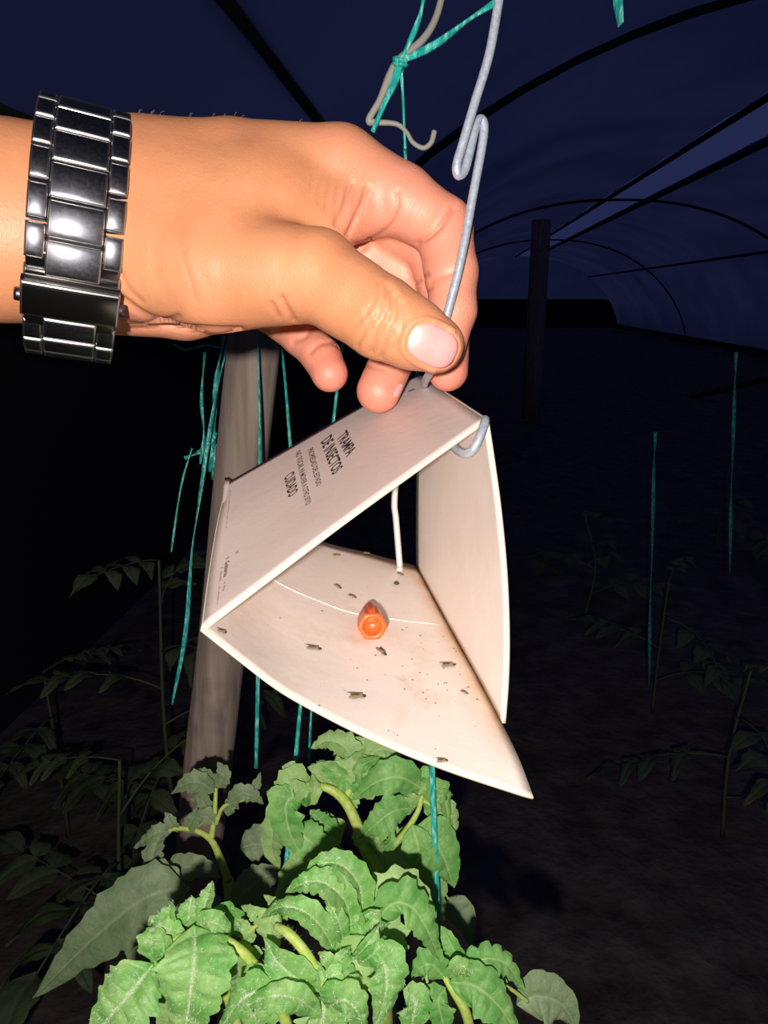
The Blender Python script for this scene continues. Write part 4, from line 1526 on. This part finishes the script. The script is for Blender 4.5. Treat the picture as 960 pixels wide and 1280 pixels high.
# ---- front plant, right tip
pl = thing('tomato_plant', 'smaller tomato sprig at the bottom right of the bright plants', 'plant', P(580, 1290, .36) * np.array([1, 1, 0]))
leaflet(pl, [(562, 1228, .352), (592, 1232, .346), (622, 1256, .345), (652, 1300, .35)], 62, (1, .45, .15), M_LEAF_B, .12, 5, .14, .1, ns=40, nt=19)
leaflet(pl, [(578, 1222, .356), (602, 1200, .354), (632, 1205, .356), (655, 1240, .362)], 40, (.9, .6, .2), M_LEAF_B, .15, 6, .28, .1, ns=36, nt=15)
leaflet(pl, [(645, 1255, .375), (672, 1245, .375), (702, 1256, .376), (720, 1285, .38)], 60, (1, .3, .1), M_LEAF_D, .1, 4, .10, ns=30, nt=15)
leaflet(pl, [(578, 1212, .362), (570, 1192, .360), (560, 1172, .362), (551, 1157, .366)], 26, (1, .1, -.3), M_LEAF_B, .3, 4, .2)
leaflet(pl, [(556, 1222, .354), (540, 1206, .350), (528, 1208, .350), (516, 1222, .354)], 40, (1, .4, -.1), M_LEAF_B, .15, 4, .28)
leaflet(pl, [(556, 1236, .352), (548, 1250, .347), (552, 1272, .347), (560, 1310, .35)], 48, (1, .35, -.1), M_LEAF_B, .15, 4, .2)
leaflet(pl, [(572, 1215, .366), (590, 1195, .368), (600, 1188, .37)], 26, (1, .3, .1), M_LEAF_B, .3, 4, .3)
leaflet(pl, [(595, 1225, .372), (620, 1222, .372), (635, 1232, .375)], 24, (1, .4, .1), M_LEAF_C, .2, 3, .2)
leaflet(pl, [(562, 1222, .350), (572, 1208, .345), (585, 1212, .346), (595, 1226, .35)], 24, (.9, .6, .1), LA, .25, 4, .2)
petiole(pl, [(552, 1215, .356), (566, 1238, .352), (582, 1265, .354), (590, 1300, .36)], [4, 6, 8, 8])
petiole(pl, [(570, 1236, .353), (600, 1250, .353), (630, 1280, .356)], [4, 4, 3])
petiole(pl, [(590, 1225, .362), (630, 1232, .367), (660, 1252, .374)], [3, 3, 3])
ground_stem(pl, P(590, 1300, .36), .003)

# ---- plant behind the trap
LB, LC = M_LEAF_B, M_LEAF_C
pl = thing('tomato_plant', 'pale green tomato plant behind, directly under the trap floor', 'plant', P(450, 1150, .45) * np.array([1, 1, 0]))
bk = [([(385, 988, .43), (368, 975, .425), (352, 990, .425), (342, 1020, .43)], 40, (1, .4, -.2), LC, 5, .30),
      ([(375, 990, .425), (358, 1005, .42), (362, 1040, .42), (380, 1075, .425)], 50, (1, .3, 0), LB, 5, .20),
      ([(368, 1030, .43), (380, 1045, .425), (395, 1060, .425), (402, 1082, .43)], 44, (1, .3, .1), LB, 5, .18),
      ([(352, 1010, .44), (342, 1035, .44), (340, 1062, .445), (350, 1085, .45)], 34, (1, .2, -.2), LC, 4, .2),
      ([(372, 970, .43), (362, 962, .43), (355, 970, .432)], 24, (1, .3, -.1), LC, 3, .3),
      ([(405, 985, .432), (398, 965, .43), (385, 958, .432)], 26, (1, .3, -.2), LC, 3, .35),
      ([(415, 985, .432), (410, 962, .43), (400, 950, .434)], 24, (1, .3, -.1), LC, 3, .35),
      ([(425, 990, .432), (428, 965, .428), (420, 945, .432)], 32, (1, .3, 0), LC, 4, .3),
      ([(445, 960, .44), (432, 935, .436), (410, 926, .436), (390, 936, .44)], 34, (.8, .7, -.1), LC, 6, .28),
      ([(448, 960, .445), (455, 938, .442), (440, 922, .445)], 36, (.9, .4, 0), LC, 4, .3),
      ([(450, 962, .442), (470, 938, .438), (490, 940, .44), (502, 958, .445)], 44, (.9, .5, .2), LC, 5, .28),
      ([(440, 985, .436), (445, 960, .432), (460, 945, .436)], 40, (1, .3, .1), LC, 4, .3),
      ([(455, 990, .437), (475, 965, .432), (495, 955, .436)], 38, (1, .3, .1), LC, 4, .3),
      ([(526, 985, .425), (500, 972, .418), (470, 978, .418), (440, 1000, .425)], 50, (1, .4, -.1), LB, 6, .18),
      ([(512, 1010, .424), (490, 1015, .418), (470, 1030, .418), (450, 1048, .425)], 44, (1, .3, -.1), LB, 5, .2),
      ([(522, 985, .43), (530, 968, .428), (545, 965, .43)], 22, (1, .3, .1), LB, 3, .3),
      ([(530, 1000, .43), (545, 985, .426), (556, 1000, .427), (562, 1045, .43)], 30, (1, .3, .3), LB, 5, .3),
      ([(545, 1020, .435), (560, 1010, .432), (567, 1030, .433), (560, 1050, .436)], 24, (1, .3, .3), LC, 4, .3),
      ([(520, 1035, .428), (540, 1048, .423), (556, 1075, .423), (566, 1108, .43)], 66, (1, .35, .2), LB, 5, .14),
      ([(515, 1030, .424), (522, 1055, .42), (530, 1080, .42), (545, 1105, .425)], 46, (1, .35, -.1), LB, 5, .14),
      ([(470, 1062, .45), (500, 1072, .45), (530, 1105, .45), (556, 1150, .455)], 84, (1, .2, 0), LC, 5, .26),
      ([(425, 1055, .45), (410, 1045, .45), (390, 1055, .452), (372, 1075, .455)], 56, (1, .3, 0), LC, 4, .2),
      ([(430, 1060, .455), (410, 1072, .455), (375, 1090, .455), (345, 1130, .46)], 66, (1, .2, 0), LC, 5, .2),
      ([(425, 1040, .44), (405, 1030, .438), (395, 1020, .438), (388, 1012, .44)], 28, (1, .3, 0), LB, 4, .35),
      ([(462, 1062, .436), (470, 1045, .432), (478, 1035, .434), (480, 1022, .44)], 24, (1, .2, .2), LC, 3, .2),
      ([(455, 1062, .437), (450, 1045, .434), (448, 1030, .436)], 22, (1, .2, -.2), LC, 3, .2),
      ([(500, 1020, .43), (512, 1000, .427), (522, 1000, .428)], 20, (1, .3, 0), LB, 3, .3),
      ([(430, 1010, .434), (440, 1000, .431), (452, 990, .433)], 24, (1, .3, 0), LC, 3, .35),
      ([(530, 1015, .435), (540, 1012, .433), (550, 1025, .435)], 22, (1, .3, 0), LB, 3, .3)]
for pp, w_, n_, m_, lo, de in bk:
    leaflet(pl, pp, w_, n_, m_, .15, lo, de, .05, ns=26, nt=11)
rg_ = random.Random(31)
for (bx_, by_, d0_, cnt, spread, ln_) in ((445, 985, .434, 10, 2.4, 48), (470, 1055, .436, 6, 2.0, 34), (528, 1000, .43, 7, 3.0, 34), (372, 1000, .428, 7, 2.6, 34)):
    for i_ in range(cnt):
        a_ = -math.pi / 2 + spread * (i_ / (cnt - 1) - .5) + rg_.uniform(-.15, .15)
        L_ = ln_ * rg_.uniform(.6, 1.1); hk = rg_.uniform(-.6, .6)
        x0_, y0_ = bx_ + rg_.uniform(-14, 14), by_ + rg_.uniform(-10, 12)
        leaflet(pl, [(x0_, y0_, d0_), (x0_ + L_ * .5 * math.cos(a_), y0_ + L_ * .5 * math.sin(a_), d0_ - .006),
                     (x0_ + L_ * math.cos(a_ + hk), y0_ + L_ * math.sin(a_ + hk), d0_ + rg_.uniform(-.004, .006))],
                rg_.uniform(14, 24), (1, .3, rg_.uniform(-.5, .5)), rg_.choice([LB, LC, LC]), .35, 4, .25, ns=18, nt=9)
h1 = petiole(pl, [(380, 990, .43), (405, 984, .427), (430, 1000, .427), (448, 1035, .43), (462, 1075, .44)], [4, 6, 8, 9, 9])
petiole(pl, [(528, 985, .427), (524, 1010, .426), (510, 1035, .428), (490, 1060, .435)], [3, 4, 5, 6])
petiole(pl, [(432, 998, .43), (445, 970, .435), (452, 950, .442)], [6, 5, 3])
petiole(pl, [(526, 1000, .427), (545, 1008, .43), (556, 1012, .433)], [3, 3, 2])
petiole(pl, [(455, 1060, .437), (470, 1085, .442), (478, 1130, .45)], [9, 10, 10])
fuzz(pl, [(h1[1], h1[2])], 120, .002, 9)
ground_stem(pl, P(478, 1130, .45), .0048)
# single hanging leaf
pl = thing('tomato_leaf', 'single dull green leaf hanging in the dark to the right of the teal twine', 'leaf', P(563, 1128, .47))
leaflet(pl, [(560, 1122, .47), (572, 1135, .468), (584, 1155, .468), (588, 1182, .47)], 34, (1, .2, .1), M_LEAF_D, .1, 3, .06)
petiole(pl, [(561, 1124, .47), (552, 1115, .475), (530, 1112, .47)], [2, 2, 2])

# ---- dim plant at left
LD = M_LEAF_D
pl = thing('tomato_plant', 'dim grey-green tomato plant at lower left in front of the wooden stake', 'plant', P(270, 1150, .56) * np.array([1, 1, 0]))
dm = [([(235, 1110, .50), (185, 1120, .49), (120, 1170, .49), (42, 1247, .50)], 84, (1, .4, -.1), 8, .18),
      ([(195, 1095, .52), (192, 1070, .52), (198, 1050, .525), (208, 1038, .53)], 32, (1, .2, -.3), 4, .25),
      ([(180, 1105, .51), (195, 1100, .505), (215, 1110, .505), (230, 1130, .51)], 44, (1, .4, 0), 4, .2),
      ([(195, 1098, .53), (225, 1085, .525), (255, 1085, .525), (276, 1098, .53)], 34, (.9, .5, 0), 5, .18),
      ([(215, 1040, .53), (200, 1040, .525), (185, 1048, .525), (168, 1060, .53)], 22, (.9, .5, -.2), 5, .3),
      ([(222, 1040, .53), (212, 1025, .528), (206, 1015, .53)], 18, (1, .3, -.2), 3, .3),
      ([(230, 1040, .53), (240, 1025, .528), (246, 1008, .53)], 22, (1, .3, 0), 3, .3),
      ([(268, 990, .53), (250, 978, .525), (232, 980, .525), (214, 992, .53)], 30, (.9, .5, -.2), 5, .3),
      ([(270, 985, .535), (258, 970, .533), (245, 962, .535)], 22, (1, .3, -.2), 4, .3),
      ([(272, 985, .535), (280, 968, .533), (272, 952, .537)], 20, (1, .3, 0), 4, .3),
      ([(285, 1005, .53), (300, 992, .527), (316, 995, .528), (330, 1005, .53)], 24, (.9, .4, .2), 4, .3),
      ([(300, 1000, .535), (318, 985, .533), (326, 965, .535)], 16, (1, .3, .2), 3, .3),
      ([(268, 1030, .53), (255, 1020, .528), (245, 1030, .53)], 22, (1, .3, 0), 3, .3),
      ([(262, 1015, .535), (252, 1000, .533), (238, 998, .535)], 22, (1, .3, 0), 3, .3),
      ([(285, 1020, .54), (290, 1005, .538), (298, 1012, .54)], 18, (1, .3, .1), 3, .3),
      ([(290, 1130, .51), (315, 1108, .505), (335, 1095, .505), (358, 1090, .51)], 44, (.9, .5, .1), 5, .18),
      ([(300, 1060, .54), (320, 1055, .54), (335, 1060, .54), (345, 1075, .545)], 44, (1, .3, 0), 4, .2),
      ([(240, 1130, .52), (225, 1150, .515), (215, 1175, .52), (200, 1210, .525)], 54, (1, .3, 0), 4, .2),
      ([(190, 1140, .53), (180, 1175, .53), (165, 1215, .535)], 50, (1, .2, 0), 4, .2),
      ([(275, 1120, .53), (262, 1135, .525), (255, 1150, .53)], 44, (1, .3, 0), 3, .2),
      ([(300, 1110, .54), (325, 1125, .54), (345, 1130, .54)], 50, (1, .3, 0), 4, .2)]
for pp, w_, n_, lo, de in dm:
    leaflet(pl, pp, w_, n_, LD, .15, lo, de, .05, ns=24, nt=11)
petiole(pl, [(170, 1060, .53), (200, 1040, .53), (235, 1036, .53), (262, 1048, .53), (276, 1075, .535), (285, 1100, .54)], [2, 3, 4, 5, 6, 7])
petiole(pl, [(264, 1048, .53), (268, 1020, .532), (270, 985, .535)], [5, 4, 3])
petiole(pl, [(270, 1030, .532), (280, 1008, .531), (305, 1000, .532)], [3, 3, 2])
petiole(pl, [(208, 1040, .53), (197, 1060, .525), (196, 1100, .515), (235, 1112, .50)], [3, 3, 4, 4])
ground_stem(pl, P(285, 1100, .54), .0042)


# ------------------------------------------------------------------ far tomato plants in the dark rows
def leaf_cluster(seed):
    """compound leaf: rachis with seven leaflets in one mesh, 0.3 m long, pointing +X, upper side +Z"""
    rg = random.Random(seed)
    V, Fc, vn = [], [], []
    def add(v, f, a):
        o = len(V)
        V.extend(v); Fc.extend(tuple(i + o for i in q) for q in f); vn.extend(a)
    dr = rg.uniform(.3, .8)
    def sp(t): return np.array([.28 * t, .015 * math.sin(3 * t), .08 * t - dr * .22 * t * t])
    v, f = tube([sp(t) for t in (0, .25, .5, .75, 1)], [.003, .0012], n=10, k=5)
    add(v, f, [.9] * len(v))
    for t, sgn, L in ((.35, 1, .09), (.38, -1, .09), (.62, 1, .10), (.66, -1, .10), (.85, 1, .085), (.88, -1, .08), (1.0, 0, .11)):
        b0 = sp(t)
        d = norm([1 if sgn == 0 else .45, sgn * .9, -.25 + rg.uniform(-.2, .2)])
        pts = [b0, b0 + d * L * .5 + np.array([0, 0, .008]), b0 + d * L + np.array([0, 0, -.02])]
        v, f, a = leaf_mesh(pts, L * .62, np.array([0, 0, 1.0]), .1, 4, .25, .1, rg.randrange(999), ns=12, nt=7)
        add(v, f, a)
    return V, Fc, vn


CL = []
for i in range(4):
    v, f, a = leaf_cluster(40 + i)
    m = bpy.data.meshes.new('leaf')
    m.from_pydata([tuple(x) for x in v], [], f)
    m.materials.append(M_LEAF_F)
    at = m.attributes.new('vein', 'FLOAT', 'POINT'); at.data.foreach_set('value', np.asarray(a, np.float32))
    m.polygons.foreach_set('use_smooth', np.ones(len(m.polygons), dtype=bool))
    CL.append(m)


def far_plant(x, y, h, label, group, seed):
    rg = random.Random(seed)
    root = thing('tomato_plant', label, 'plant', (x, y, 0), group)
    pts = [np.array([x, y, -.02]), np.array([x + rg.uniform(-.04, .04), y, h * .5]), np.array([x + rg.uniform(-.05, .05), y, h])]
    v, f = tube(pts, [.006, .003], n=14, k=6)
    new_obj('stem', v, f, M_SHADESTEM, parent=root)
    q = catmull(pts, 30)
    nl = int(h * 9)
    for i in range(nl):
        t = .25 + .75 * i / (nl - 1)
        p = q[int(t * 29)]
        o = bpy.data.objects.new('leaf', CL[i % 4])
        COL.objects.link(o)
        o.parent = root
        o.location = p - np.array([x, y, 0])
        o.rotation_euler = (rg.uniform(-.3, .3), rg.uniform(-.5, .5), i * 2.4 + rg.uniform(-.4, .4))
        s = (1.0 if t < .85 else .7) * rg.uniform(.8, 1.15)
        o.scale = (s, s, s)
    return root


G1 = 'tomato plants in the dark row at right'
G2 = 'tomato plants in the dark row at left'
FPX = [(930, 870, 1.75, 'dim tomato plant at far right whose drooping stem catches the light'),
       (820, 850, 2.4, 'dim tomato plant between the trap tip and the right edge'),
       (720, 890, 3.2, 'almost black tomato plant straight right of the trap tip'),
       (1000, 830, 3.2, 'almost black tomato plant at the right edge, behind the drooping one'),
       (880, 800, 4.2, 'almost black tomato plant deepest in the right-hand row')]
for i, (x, y, Y, lb) in enumerate(FPX):
    p = PY(x, y, Y)
    far_plant(p[0], p[1], min(max(p[2], .5), 1.6), lb, G1, 60 + i)
FPL = [(196, 700, 1.5, 'dim tomato plant left of the trap, its top level with the lettering'),
       (62, 880, 1.75, 'dim tomato plant at the left edge below the watch'),
       (150, 950, 1.2, 'dim tomato plant above the long grey-green leaf')]
for i, (x, y, Y, lb) in enumerate(FPL):
    p = PY(x, y, Y)
    far_plant(p[0], p[1], min(max(p[2], .5), 1.6), lb, G2, 80 + i)

# clean the bookkeeping; children of meshes and empties keep their place through the parent
for o in list(bpy.data.objects):
    if '_o' in o: del o['_o']
